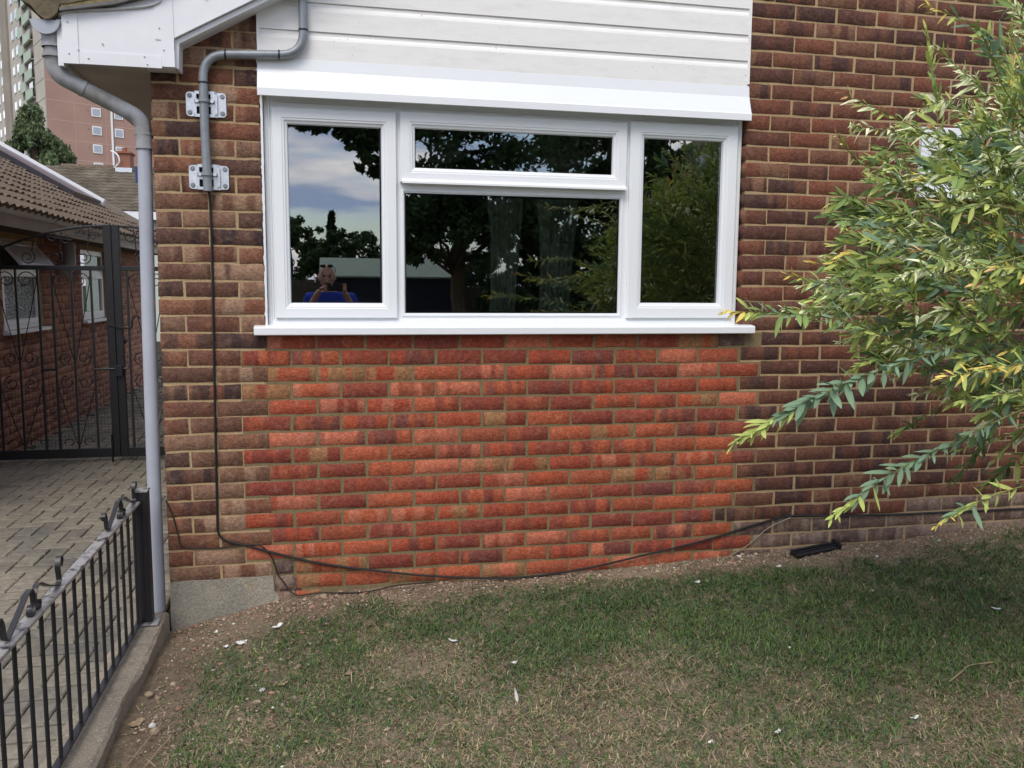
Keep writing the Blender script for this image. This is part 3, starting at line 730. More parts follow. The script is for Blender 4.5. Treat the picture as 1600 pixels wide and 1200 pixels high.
def bracket(cx_, cz_, label):
    t = thing('pipe_bracket', label, 'bracket', (cx_, -.01, cz_), 'steel brackets on the conduit')
    w, h = .081, .050
    b = B(); r_ = .014; out = []
    for sx, sz in ((1, 1), (-1, 1), (-1, -1), (1, -1)):
        c0 = {(1, 1): 0, (-1, 1): 90, (-1, -1): 180, (1, -1): 270}[(sx, sz)]
        for k in range(5): a = R(c0+k*22.5); out.append((cx_+sx*(w-r_)+r_*math.cos(a), cz_+sz*(h-r_-.004*(0))+r_*math.sin(a)))
    b.prism(out, -.0075, -.0035); b.part('plate', GALV, t)
    b = B()   # raised middle with sloping sides, two dark slots each side of the pipe
    x0, x1 = cx_-.050, cx_+.040
    for za, zb in ((.053, .041), (.010, -.010), (-.041, -.053)):
        b.prism([(x0, -.007), (x0+.006, -.018), (x1-.006, -.018), (x1+.006, -.007)], cz_+zb, cz_+za, 'z')
    for xa, xb in ((x0, x0+.012), (cx_-.010, cx_+.004), (x1-.020, x1+.006)): b.box(xa, xb, -.0178, -.007, cz_-.0409, cz_+.0409)
    b.part('raised_plate', GALV, t)
    b = B()
    for xa in (x0+.0125, cx_+.0045):
        for za in (-.0405, .0105): b.box(xa, xa+.0265 if xa < cx_-.02 else x1-.0205, -.0085, -.0076, cz_+za, cz_+za+.030)
    b.part('slots', RUB, t, kind='stuff')
    for sx in (-.066, .066):
        for sz in (-.035, .035):
            b = B().tube([(cx_+sx, -.0076, cz_+sz), (cx_+sx, -.012, cz_+sz)], .0075, 6); b.tube([(cx_+sx, -.0076, cz_+sz), (cx_+sx, -.0086, cz_+sz)], .0105, 12); b.part('bolt', COND, t)
    b = B(); b.tube(bez([(cx_-.045, -.022, cz_+.010), (cx_-.026, -.024, cz_+.010), (cx_-.020, -.055, cz_+.010), (cx_-.004, -.060, cz_+.010), (cx_+.012, -.055, cz_+.010), (cx_+.018, -.024, cz_+.010), (cx_+.036, -.022, cz_+.009)], 5), .01, flat=(.004, .015, (0, 0, 1))); b.part('clamp', COND, t)
    for sx in (-.034, .027): B().tube([(cx_+sx, -.0245, cz_+.010), (cx_+sx, -.032, cz_+.010)], .008, 6).part('nut', GALV, t)
bracket(-.329, .966, 'upper galvanised bracket clamping the grey conduit to the brick pier')
bracket(-.327, .664, 'lower galvanised bracket at the cut end of the grey conduit')

tag(B().tube(bez([(-.329, -.03, .63), (-.325, -.014, .55), (-.325, -.0075, .33), (-.332, -.0075, -.226), (-.338, -.0075, -.80), (-.335, -.009, -.90), (-.298, -.011, -.938), (-.217, -.010, -.962), (-.12, -.011, -.997), (.106, -.012, -1.065), (.398, -.018, -1.122), (.70, -.03, -1.163), (1.013, -.04, -1.184), (1.335, -.035, -1.168), (1.667, -.02, -1.121), (2.008, -.012, -1.064), (2.288, -.009, -.996), (2.485, -.008, -.961), (2.725, -.008, -.970), (3.104, -.008, -.982), (3.378, -.008, -.984), (3.905, -.008, -.988), (5.5, -.008, -1.0)], 8), .0052, 8).part('cable', BLACK, smooth=True),
    'black cable running down the brick pier and sagging along the foot of the wall', 'cable')
BRW = plain('brown_wire', (.035, .026, .020), .6, .3, 0, .3, 40); GRW = plain('grey_wire', (.22, .20, .15), .6, .3, 0, .3, 40)
tag(B().tube(bez([(-.553, -.004, -.74), (-.526, -.0055, -.811), (-.507, -.0055, -.896), (-.488, -.006, -.956), (-.396, -.006, -.967), (-.314, -.006, -.969), (-.217, -.012, -.960), (-.148, -.012, -.972), (-.107, -.009, -1.029), (-.085, -.009, -1.10), (-.067, -.010, -1.131), (-.006, -.02, -1.205), (.10, -.035, -1.198), (.3, -.07, -1.196), (.45, -.06, -1.178), (.62, -.05, -1.176)], 8), .0033, 6).part('wire', BRW, smooth=True),
    'thin dark wire curling down the left corner bricks below the black cable', 'wire')
tag(B().tube(bez([(2.486, -.014, -.966), (2.362, -.012, -1.017), (2.258, -.012, -1.096), (2.153, -.02, -1.148), (2.09, -.05, -1.155)], 8), .003, 6).part('wire', GRW, smooth=True),
    'pale thin wire trailing off the black cable near the right edge of the red brick', 'wire')
tag(B().tube(bez([(-.86, -.09, 1.25), (-.85, -.123, 1.262), (-.80, -.1245, 1.278), (-.647, -.1245, 1.296), (-.50, -.1245, 1.325), (-.43, -.1245, 1.385), (-.12, -.1245, 1.575), (1.0, -.1245, 2.22)], 8), .0055, 8).part('cable', plain('white_cable', (.55, .55, .54), .5, .4, 0, .2, 20), smooth=True),
    'thin white cable clipped along the top edge of the white bargeboard', 'cable')

# black plastic offcut on the soil
ot = thing('plastic_offcut', 'black ribbed plastic offcut lying on the soil against the right part of the wall', 'plastic offcut', (2.6, -.06, -1.14))
p0, p1 = Vector((2.468, -.085, -1.142)), Vector((2.738, -.05, -1.122)); ax = (p1-p0).normalized(); up = Vector((0, -.35, .94)).normalized(); sd_ = ax.cross(up)
def along(prof, t0, t1):
    vs = []
    for t in (t0, t1): vs += [tuple(p0.lerp(p1, t)+sd_*a+up*c) for a, c in prof]
    n = len(prof); return vs, [tuple(range(n)), tuple(range(n, 2*n))[::-1]]+[(i, n+i, n+(i+1) % n, (i+1) % n) for i in range(n)]
B().add(*along([(-.026, -.02), (-.026, .014), (-.018, .021), (-.013, .014), (.002, .014), (.005, .023), (.012, .023), (.015, .014), (.026, .012), (.026, -.02)], 0, 1)).part('channel', BLACK, ot)
B().add(*along([(-.030, -.024), (-.030, .026), (.028, .030), (.028, -.024)], .945, 1.01)).part('end_block', BLACK, ot)
B().add(*along([(-.009, .0145), (-.009, .022), (-.004, .022), (-.004, .0145)], .02, .93)).part('rib', BLACK, ot)

# ------------------------------------------------------------------ neighbour's bungalow
NX = -2.62
nb = thing('bungalow', 'low brick bungalow with a tiled roof and white gutter beyond the iron gate', 'bungalow', (NX-2, 5, DZ))
NY0, NY1 = 1.2, 10.2
wins = [(4.25, 5.29, -.215, .60), (6.66, 7.71, -.215, .60)]
b = B(); ysegs = [NY0]+[v for w in wins for v in w[:2]]+[NY1]
for k in range(0, len(ysegs), 2): b.box(NX-.25, NX-.004, ysegs[k], ysegs[k+1], -1.6, .70)
for w in wins: b.box(NX-.25, NX-.004, w[0], w[1], -1.6, w[2]); b.box(NX-.25, NX-.004, w[0], w[1], w[3], .70)
b.box(NX-7, NX-.25, NY0, NY0+.2, -1.6, .7); b.box(NX-7, NX-.25, NY1-.2, NY1, -1.6, 1.2)
nw = b.part('wall', mortar_mat('pale_yellow_mortar', (.46, .34, .19), (.38, .27, .15)), nb)
Mz9 = Matrix.Rotation(R(90), 3, 'Z'); nbc = []
for j in range(-9, 18):
    z0 = -(j+1)*.075+.0045; y = NY0+(.0 if j % 2 else .1125)
    while y < NY1-.2:
        segs = [(y, y+.2135)]
        for w in wins:
            if z0+.06 > w[2]-.02 and z0 < w[3]+.005:
                segs = [q for s in segs for q in ((s[0], min(s[1], w[0]-.004)), (max(s[0], w[1]+.004), s[1])) if q[1]-q[0] > .03]
        for s in segs: nbc.append((s[0], s[1]-s[0], z0))
        y += .2235
def nvis(c):
    x, y, d = px((NX, c[0], c[2])); return 0 if d < 0 or x < -8 or x > 235 or y < 385 or y > 730 else 1/d
nbc.sort(key=lambda c: -nvis(c)); sn = Stuff()
for n, (y, l, z) in enumerate(nbc):
    if n < 300 and nvis((y, l, z)):
        o = part('brick', brick_me(round(l, 2), .0655, NBR, rng.randrange(5)), nw, (NX+NR.normal(0, .001), y, z)); o.rotation_euler = (0, 0, R(90))
    else: sn.add(*brick_geo(l, .0655, .03, rng), Mz9, (NX, y, z))
sn.part('brickwork', NBR, nw)
def side_window(w, opened):
    y0, y1, z0, z1 = w
    Mt = lambda m: m
    b = B(); b.ring(y0+.005, y1-.005, z0, z1, [(0, .09), (0, .03), (.004, .026), (.055, .026), (.06, .034), (.06, .07)])
    b.box(y0+.06, y1-.06, .03, .07, z0+.52, z0+.575)
    def flip(b): b.v = [(NX-v[1], v[0], v[2]) for v in b.v]; return b   # xz frame turned to face +x
    wf = flip(b).part('window', UPVC, nb)
    b = B(); b.ring(y0+.058, y1-.058, z0+.045, z0+.528, [(0, .034), (0, .020), (.045, .020), (.05, .04)]); flip(b).part('casement', UPVC, wf)
    flip(B().box(y0+.105, y1-.105, .040, .046, z0+.09, z0+.482)).part('pane', FROST if opened else GLASS, wf)
    if not opened:
        b = B(); flip(b.box(y0+.06, y1-.06, .045, .05, z0+.58, z1-.06)).part('pane', GLASS, wf)
    else:
        b = B(); b.ring(y0+.058, y1-.058, -.30, 0, [(0, .02), (0, 0), (.042, 0), (.046, .012)]); b.box(y0+.1, y1-.1, .010, .014, -.256, -.044)
        a = R(38); b2 = []
        for x, yy, z in b.v: b2.append((x, .026+yy*math.cos(a)+z*math.sin(a), z1-.005+z*math.cos(a)-yy*math.sin(a)))
        b.v = b2; flip(b).part('vent_casement', UPVC, wf)
        b = B(); b.box(y0+.098, y1-.098, .0075, .0095, -.258, -.042); b2 = []
        for x, yy, z in b.v: b2.append((x, .026+yy*math.cos(a)+z*math.sin(a), z1-.005+z*math.cos(a)-yy*math.sin(a)))
        b.v = b2; flip(b).part('pane', PALEG, wf)
    flip(B().box(y0-.04, y1+.04, -.055, .03, z0-.03, z0-.001)).part('sill', UPVC, wf)
    b = B(); flip(b.box(y0, y1, .16, .20, z0, z1)).part('interior_shade_sheet', plain('dim_interior', (.10, .10, .09), .9, .1), wf)  # dark sheet behind the glass, paints the unlit interior
PALEG = MT('painted_sky_pane', .25, .6).base((.78, .80, .82)).m  # sky brightness on the open vent pane, painted as a near-white colour
side_window(wins[0], True); side_window(wins[1], False)
b = B().box(NX-.3, -2.36, NY0, NY1+.05, .655, .68); b.part('soffit', plain('painted_shadow_soffit', (.10, .07, .05), .8, .2), nb)  # shadow beneath the fascia painted into the dark brown colour
B().box(-2.36, -2.335, NY0, NY1+.1, .66, .79).part('fascia', plain('grey_white_fascia', (.74, .74, .72), .6, .3, 0, .12, 3), nb)
gx, gz, gr = -2.28, .80, .055
gut = B(); vs = []; n = 10
for y in (NY0, 10.1):
    for k in range(n+1): t = math.pi+math.pi*k/n; vs.append((gx+gr*math.cos(t), y, gz+gr*math.sin(t)))
gut.add(vs, [(k, k+1, n+1+k+1, n+1+k) for k in range(n)]); gu2 = gut.part('gutter', UPVC, nb, smooth=True)
for y in (4.55, 5.3, 5.42, 5.75, 8.0): gut = B(); gut.tube([(gx+(gr+.004)*math.cos(math.pi+math.pi*k/10), y, gz+(gr+.004)*math.sin(math.pi+math.pi*k/10)) for k in range(11)], .01, flat=(.006, .035, (0, 1, 0))); gut.part('gutter_clip', UPVC, gu2)
B().tube(fillet([(NX-.02, 5.92, .36), (NX+.09, 5.92, .36), (NX+.09, 5.92, .64)], .05, 5), .06, 14).part('waste_pipe', PIPE, nb, smooth=True)
# tiled roof, each tile in view its own piece
sl_ = math.atan(.577); ca, sa = math.cos(sl_), math.sin(sl_)
TILE = plain('brown_concrete_tile', (.145, .108, .075), .93, .15, 0, .35, 9, .6, 50, .006)
b = B(); b.add([(-2.25, NY0-.2, .80), (-2.25, NY1+.25, .80), (-2.25-6*ca, NY1+.25, .80+6*sa), (-2.25-6*ca, NY0-.2, .80+6*sa), (-2.25, NY0-.2, .76), (-2.25, NY1+.25, .76), (-2.25-6*ca, NY1+.25, .76+6*sa), (-2.25-6*ca, NY0-.2, .76+6*sa)], [(0, 1, 2, 3), (7, 6, 5, 4), (0, 4, 5, 1), (1, 5, 6, 2), (2, 6, 7, 3), (3, 7, 4, 0)])
b.add([(-2.25-6*ca, NY1+.25, .80+6*sa), (-2.25-6*ca, NY0-.2, .80+6*sa), (-2.25-12*ca, NY0-.2, .80), (-2.25-12*ca, NY1+.25, .80)], [(0, 1, 2, 3)])
nr = b.part('roof', plain('dark_roof_felt', (.05, .042, .035), .95, .1), nb)
def tile_geo(w=.30, g=.225, lift=.024, waves=2):
    vs = []; n = 10
    for s_ in (0, 1):
        for k in range(n+1):
            u = k/n; z = .011*math.sin(u*2*math.pi*waves)+.012
            vs.append((u*w, -s_*0, 0)) if 0 else vs.append((s_*g, u*w, z+(lift if s_ == 0 else .004)))
    for k in range(n+1): u = k/n; vs.append((0, u*w, .011*math.sin(u*2*math.pi*waves)-.002+.004))
    fs = [(k, k+1, n+2+k, n+1+k) for k in range(n)]+[(2*n+2+k, 2*n+3+k, k+1, k) for k in range(n)]
    return vs, fs                                   # local x runs up the slope
tv, tf = tile_geo(); tm = mesh('roof_tile', tv, tf, TILE, True); tm.set_sharp_from_angle(angle=R(50))
Mt_ = Matrix(((-ca, 0, sa), (0, 1, 0), (sa, 0, ca))); ts = []
for r_ in range(0, 24):
    for c_ in range(int((NY1+.25-NY0+.2)/.30)):
        s0 = r_*.21-.08; ts.append((Vector((-2.235, NY0-.2+c_*.30, .805))+Mt_@Vector((s0, 0, 0)), r_, c_))
def tvis(p):
    x, y, d = px(p); return 0 if d < 0 or x < -20 or x > 225 or y < 215 or y > 400 else 1/d
ts.sort(key=lambda t: -tvis(t[0])); tst = Stuff(); q4 = Mt_.to_4x4().to_euler()
for n, (p, r_, c_) in enumerate(ts):
    if n < 300 and tvis(p):
        o = part('roof_tile', tm, nr, p+Vector((0, 0, NR.normal(0, .003)))); o.rotation_euler = q4
    elif r_ < 12 or True: tst.add(tv, tf, Mt_, p)
tst.part('tiling', TILE, nr)
def on_roof(s, y, h): return Vector((-2.25, y, .80))+Mt_@Vector((s, 0, h))
def roof_box(s0, s1, y0, y1, h0, h1):
    vs = [on_roof(s, y, h) for h in (h0, h1) for y in (y0, y1) for s in (s0, s1)]
    return B().add(vs, [(0, 2, 3, 1), (4, 5, 7, 6), (0, 1, 5, 4), (2, 6, 7, 3), (0, 4, 6, 2), (1, 3, 7, 5)])
for s0, s1, y0, y1 in ((1.0, 2.9, 8.2, 9.5),):
    rp_ = roof_box(s0, s1, y0, y1, .05, .11).part('roof_panel', plain('violet_dark_glass', (.035, .028, .038), .25, .5), nb)
    roof_box(s0-.03, s1+.03, y1+.002, y1+.10, .05, .15).part('panel_frame', BARGE, rp_)
roof_box(-.03, 6.2, NY1+.26, NY1+.36, -.02, .09).part('verge', plain('verge_mortar_grey', (.24, .21, .17), .95, .1), nb)

# ------------------------------------------------------------------ iron gates
GY = 3.7
def curl(c, r0, turns, a0, sgn=1, n=22, plane=GY, r1=.25):
    """spiral polyline in the gate plane, ending inside"""
    return [(c[0]+r0*(1-(1-r1)*k/n)*math.cos(a0+sgn*turns*2*math.pi*k/n), plane, c[1]+r0*(1-(1-r1)*k/n)*math.sin(a0+sgn*turns*2*math.pi*k/n)) for k in range(n+1)]
def wire(pts, r=.006): return B().tube(pts, r, 6)
def gate(side, label):
    s = -1 if side == 'left' else 1
    xi, xo = (-1.622, -2.60) if s < 0 else (-1.559, -.585)
    t = thing('gate_leaf', label, 'gate', ((xi+xo)/2, GY, DZ), 'double iron gates across the drive')
    z0, zr, zt = -1.245, .335, .69
    lo, hi = min(xi, xo), max(xi, xo)
    sw_ = .062 if s < 0 else .058
    B().box(xi-(sw_/2), xi+(sw_/2), GY-.02, GY+.02, z0, zt, .003).part('stile', IRON, t)
    B().box(xo-.02, xo+.02, GY-.02, GY+.02, z0, .42, .003).part('stile', IRON, t)
    a, b_ = lo+(.021 if s < 0 else .025), hi-(.032 if s < 0 else .021)
    B().box(a, b_, GY-.015, GY+.015, zr-.018, zr+.018, .002).part('top_rail', IRON, t)
    B().box(a, b_, GY-.015, GY+.015, z0, z0+.075, .002).part('bottom_rail', IRON, t)
    arch = []
    for k in range(17):
        u = k/16; arch.append((xi+(xo-xi)*u, GY, .375+.305*math.sqrt(max(0, 1-(u*.985)**2.0)) if 0 else .40+.28*math.cos(u*math.pi/2)**.9))
    wire(arch, .0095).part('arch', IRON, t)
    xs = [-1.765, -1.915, -2.06, -2.165, -2.33, -2.49] if s < 0 else [-1.485, -1.33, -1.18, -1.08, -.93, -.78, -.68]
    for x in xs: B().box(x-.008, x+.008, GY-.008, GY+.008, z0+.075, zr-.018).part('bar', IRON, t)
    groups = [(-2.06, -1.915, -1.765), (-2.49, -2.33, -2.165)] if s < 0 else [(-1.485, -1.33, -1.18), (-1.08, -.93, -.78)]
    for a, m, c in groups:
        for q, e in ((a, 1), (c, -1)):
            w = abs(m-q)
            wire([(q+e*.009, GY-.004, .22), (m-e*.010, GY-.004, -.42)], .0038).part('rod', IRON, t)
            wire([(q+e*.009, GY-.004, -.66), (m-e*.010, GY-.004, -1.13)], .0038).part('rod', IRON, t)
            cx_ = q+e*w*.55; rr = w*.36
            A = 0 if e > 0 else math.pi
            wire([(q+e*.010, GY, .20), (q+e*.012, GY, .27)]+curl((cx_, .235), rr*1.25, 1.35, math.pi-A if e > 0 else 0, -e), .0042).part('scroll', IRON, t)
            wire(curl((cx_, -.41), rr*1.1, 1.3, -math.pi/2 if 1 else 0, -e), .0042).part('scroll', IRON, t)
            wire(curl((cx_, -.61), rr*1.1, 1.3, math.pi/2, e), .0042).part('scroll', IRON, t)
            wire(curl((cx_, -1.12), rr*.9, .8, 0 if e < 0 else math.pi, -e), .0042).part('scroll', IRON, t)
    # scrollwork between the top rail and the arch
    base = [.16, .37, .58] if s < 0 else [.16, .40, .64]
    for k, u in enumerate(base):
        x = xi-(u)*1.0 if s < 0 else xi+u
        hz = .40+.28*math.cos(min(1, abs(x-xi)/.95)*math.pi/2)**.9
        wire([(x-.02*s, GY, hz-.012)]+curl((x+.03*s, .355+.062), .060, 1.5, math.pi/2+.6*s, s), .0042).part('scroll', IRON, t)
        h2 = hz-.075
        if h2 > .50:
            wire(curl((x-.055*s, h2), .045, 1.15, 0, -s)[::-1]+curl((x+.045*s, h2+.03), .042, 1.1, math.pi, -s), .0042).part('scroll', IRON, t)
    # weld mesh on the lower part
    b = B(); lo2, hi2 = lo+.03, hi-.03
    for k in range(int((hi2-lo2)/.026)): x = lo2+k*.026; b.box(x-.0007, x+.0007, GY+.012, GY+.0134, z0-.03, -.62)
    for k in range(25): z = z0-.03+k*.026; b.box(lo2, hi2, GY+.0135, GY+.0149, z-.0007, z+.0007)
    b.part('wire_mesh', IRON, t, kind='stuff')
    return t
gl = gate('left', 'left leaf of the black scrolled iron gate, seen whole across the drive')
B().tube([(-2.17, GY-.02, -.50), (-2.06, GY-.02, -.50)], .009, 8).part('cross_bar', IRON, gl); B().tube([(-1.77, GY-.02, -.50), (-1.50, GY-.025, -.495)], .010, 8).part('drop_bolt', IRON, gl)
B().tube([(-1.652, GY-.03, -1.31), (-1.652, GY-.03, -1.05)], .008, 8).part('drop_bolt', IRON, gl)
gr_ = gate('right', 'right leaf of the black scrolled iron gate, mostly behind the grey downpipe')
b = B().box(-1.60, -1.54, GY-.05, GY-.021, -.56, -.47, .003); b.part('lock_case', IRON, gr_)
b = B(); b.tube(bez([(-1.64, GY-.03, -.13), (-1.52, GY-.035, -.155), (-1.46, GY-.04, -.15), (-1.45, GY-.04, -.09), (-1.42, GY-.04, -.05), (-1.39, GY-.04, -.08)], 5), .008, 6); b.part('latch', IRON, gr_)
b = B().prism([(-1.66, -.26), (-1.60, -.20), (-1.52, -.27), (-1.56, -.32), (-1.60, -.40), (-1.66, -.40)], GY+.03, GY+.10); b.part('latch_cover', plain('mossy_latch_plate', (.10, .105, .07), .8, .2, 0, .4, 30), gr_)

# ------------------------------------------------------------------ house, tower and conifer beyond
h2 = thing('house', 'tiled house with a brick chimney beyond the bungalow, below the tower block', 'house', (-4.5, 23, -1.3))
H2X0, H2X1 = -8.5, 1.0; ez, ey, rz, ry = 2.09, 19.9, 3.42, 22.0
B().box(H2X0+.2, H2X1-.2, ey+.3, 24.0, -1.4, 2.0).part('wall', plain('pale_green_render', (.52, .58, .50), .8, .2, 0, .08, 2), h2)
B().box(H2X0, H2X1, ey-.03, ey+.02, ez-.22, ez-.02).part('fascia', BARGE, h2)
b = B().prism([(ey-.02, ez-.03), (ry, rz-.03), (24.1, ez-.03), (24.1, ez-.1), (ey-.02, ez-.1)], H2X0, H2X1, 'x'); r2_ = b.part('roof', plain('dark_roof_felt2', (.05, .045, .04), .95, .1), h2)
sl2 = math.atan2(rz-ez, ry-ey); M2 = Matrix(((0, 1, 0), (math.cos(sl2), 0, -math.sin(sl2)), (math.sin(sl2), 0, math.cos(sl2)))); s2 = Stuff(); nrow = 14; gg = math.hypot(rz-ez, ry-ey)/nrow
tv2, tf2 = tile_geo(.26, gg+.02, .03, 1)
for r_ in range(nrow):
    for c_ in range(36): s2.add(tv2, tf2, M2, (H2X0+c_*.26, ey-.03+r_*gg*math.cos(sl2), ez-.02+r_*gg*math.sin(sl2)))
s2.part('tiling', plain('lichen_tile', (.135, .115, .088), .95, .1, 0, .5, 2.2, .8, 30, .02), r2_)
for c_ in range(20): B().tube([(H2X0+c_*.48, ry, rz-.02), (H2X0+c_*.48+.47, ry, rz-.02)], .09, 8).part('ridge_tile', TILE, r2_) if c_ > 2 else None
b = B().box(-5.56, -5.25, 21.8, 22.3, 3.2, 3.80); ch = b.part('chimney', NBR, h2)
B().box(-5.60, -5.21, 21.75, 22.35, 3.80, 3.85).part('chimney_cap', plain('clay_cap', (.30, .12, .07), .9, .1), ch); B().box(-5.62, -5.19, 21.72, 22.2, 3.28, 3.40).part('flashing', GALV, ch)
B().tube([(-5.42, 22, 3.85), (-5.42, 22, 3.97)], .07, 10).part('chimney_pot', plain('clay_pot', (.30, .12, .07), .9, .1), ch)
B().tube(bez([(-5.66, 21.8, 3.4), (-5.50, 21.7, 3.55), (-5.55, 21.7, 3.75), (-5.72, 21.75, 3.85)], 6), .02, 6).part('aerial_cable', BARGE, h2)
B().box(-5.0, -4.90, 21.2, 21.3, 2.85, 3.38).part('vent_pipe', plain('blue_vent', (.03, .05, .16), .6, .3), h2)
B().box(-5.2, -4.5, ey+.24, ey+.29, .9, 1.75).part('window', UPVC, h2)

tw = thing('tower_block', 'tall concrete tower block with green balconies and a brown panelled end', 'tower block', (-39, 131, -1.3))
TC = Vector((-39.07, 131.0, 0)); tu = Vector((-.472, .8816, 0)).normalized(); tvv = Vector((.8816, .472, 0)).normalized()
def TB(s0, s1, d0, d1, z0, z1, face='L'):
    """box on a tower face: s along the face from the corner, d outward from it"""
    a, o = (tu, -tvv) if face == 'L' else (tvv, -tu)
    vs = [TC+a*s+o*d+Vector((0, 0, z)) for z in (z0, z1) for d in (d0, d1) for s in (s0, s1)]
    return B().add(vs, [(0, 2, 3, 1), (4, 5, 7, 6), (0, 1, 5, 4), (2, 6, 7, 3), (0, 4, 6, 2), (1, 3, 7, 5)])
TBG = plain('beige_concrete', (.43, .395, .34), .9, .15, 0, .14, .25); TGR = plain('grey_brown_concrete', (.27, .235, .195), .9, .15, 0, .18, .3)  # tower colours paled, distance haze is put into them
TBR = plain('brown_panel', (.37, .235, .19), .9, .15, 0, .10, .3); TGN = plain('green_panel', (.39, .46, .36), .7, .2, 0, .1, .4)
TDK = plain('recess_shade', (.20, .185, .165), .9, .1); TWH = plain('white_window_frame', (.80, .80, .80), .5, .3)
TGL = MT('tower_glass', .05, .9).base((.30, .34, .40)).m; TGL2 = MT('tower_glass_painted_sky', .05, .9).base((.70, .72, .74)).m  # second glass has the sky reflection painted into its pale colour
ZTOP = 56
b = B()
for fr in ((tu*0, tvv*0),):
    a = TC+tu*.0; vs = []
    for z in (-1.3, ZTOP):
        for s, d in ((.0, .0), (60, .0), (60, 30), (.0, 30)): vs.append(TC+tu*s+tvv*d+Vector((0, 0, z)))
    b.add(vs, [(0, 1, 5, 4), (1, 2, 6, 5), (2, 3, 7, 6), (3, 0, 4, 7), (4, 5, 6, 7)])
b.part('wall', TBG, tw)
TB(.0, 31, .01, .12, -1.3, ZTOP, 'R').part('end_wall', TBR, tw)
TB(-.0, 5.7, .01, .14, -1.3, ZTOP).part('pillar', TBG, tw)
for k in range(19): TB(-.02, 5.72, .13, .17, -1.0+2.7*k+.35, -1.0+2.7*k+.43).part('pillar_joint', TGR, tw)
TB(23.5, 28.7, .01, .3, -1.3, ZTOP).part('pillar', TGR, tw)
for k in range(15, 19): pass
ZK = [z for z in range(0, 19)]
for k in range(0, 19):
    zb = 33.4-2.7*10+2.7*k
    if zb > ZTOP-2: continue
    if 14 < zb < 52:
        TB(5.72, 10.5, .02, .10, zb-.75, zb+2.0).part('recess_shade', TDK, tw)  # dark sheet on the flat wall, paints the shade of a recess
        TB(5.72, 10.4, 0.5, 0.6, zb-.6, zb+.62).part('balcony', TGN, tw); TB(5.72, 10.4, 0.48, 0.62, zb+.64, zb+.70).part('balcony_rail', TWH, tw)
        TB(5.72, 10.4, .1, .5, zb-.72, zb-.6).part('balcony_slab', TBG, tw)
        if k in (8, 9, 6): TB(6.4, 8.6, .3, .35, zb+.7, zb+1.7).part('washing', TWH, tw)
        z2 = zb+1.65
        TB(11.0, 14.6, .02, .10, z2-.75, z2+2.0).part('recess_shade', TDK, tw)
        TB(11.0, 14.5, .4, .5, z2-.6, z2+.70).part('balcony', TGN, tw); TB(11.0, 14.5, .38, .52, z2+.71, z2+.76).part('balcony_rail', TWH, tw)
        TB(10.45, 10.95, .02, .5, zb-1.4, zb+1.3).part('balcony_wall', TBG, tw)
        for s0, s1, dz in ((16.25, 17.85, 0), (19.6, 21.2, .15), (29.6, 31.0, .3), (33.2, 34.6, .35), (36.5, 38, .4), (44, 45.4, .4)):
            zc = 36.31-27+2.7*k+dz-.1
            f = TB(s0, s1, .02, .10, zc-.68, zc+.68).part('window', TWH, tw); TB(s0+.15, s1-.15, .101, .13, zc-.55, zc+.55).part('pane', TGL2, f)
for k in range(19):
    z = 23.45-2.7*9+2.7*k; TB(.0, 31, .118, .135, z-.05, z+.05, 'R').part('panel_joint', plain('pale_joint', (.48, .33, .28), .9, .1) if k == 0 else bpy.data.materials['pale_joint'], tw)
for s in (3.58, 7.76, 13.2, 18.5, 24.0): TB(s-.04, s+.04, .136, .150, -1.3, ZTOP, 'R').part('panel_joint', bpy.data.materials['pale_joint'], tw)
for k in range(4, 16):
    zc = 25.18-2.62*7+2.62*k+0
    if zc > 32: continue
    for s0, s1 in ((5.82, 7.1), (8.92, 10.15), (14.5, 15.8), (20, 21.3)):
        f = TB(s0, s1, .137, .22, zc-.62, zc+.62, 'R').part('window', TWH, tw); TB(s0+.13, s1-.13, .221, .24, zc-.47, zc+.47, 'R').part('pane', TGL, f)
        TB(s0-.55, s0-.42, .137, .2, zc+.1, zc+.22, 'R').part('vent', TDK, tw)
TB(8.42, 8.66, .151, .35, -1.3, 27.2, 'R').part('rain_pipe', TWH, tw); TB(5.6, 8.6, .151, .35, 27.0, 27.25, 'R').part('rain_pipe', TWH, tw)
# ------------------------------------------------------------------ dappled willow shrub
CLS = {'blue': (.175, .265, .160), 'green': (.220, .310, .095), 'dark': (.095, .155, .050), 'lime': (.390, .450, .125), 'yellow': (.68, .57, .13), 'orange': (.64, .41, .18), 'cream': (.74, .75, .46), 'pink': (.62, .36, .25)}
def leaf_geo(Ln, W, r, curl=.18, fold=.25):
    vs = []; fs = []; st_ = [.0, .16, .42, .70, .90, 1.0]; wd = [.12, .62, 1.0, .80, .36, .02]
    cu = curl*r.uniform(-.4, 2.0); tw = r.uniform(-.7, .7); sd2 = r.uniform(-.16, .16)
    for t, w in zip(st_, wd):
        x = Ln*t; z = -Ln*cu*t*t; yo = Ln*sd2*t*t; hw = W/2*w*(1+r.uniform(-.08, .08)); zz = fold*hw; a = tw*t
        vs += [(x, yo-hw*math.cos(a), z+zz-hw*math.sin(a)), (x, yo, z), (x, yo+hw*math.cos(a), z+zz+hw*math.sin(a))]
    for i in range(5):
        a = i*3; fs += [(a, a+1, a+4, a+3), (a+1, a+2, a+5, a+4)]
    return np.array(vs), np.array(fs)
LV = {}
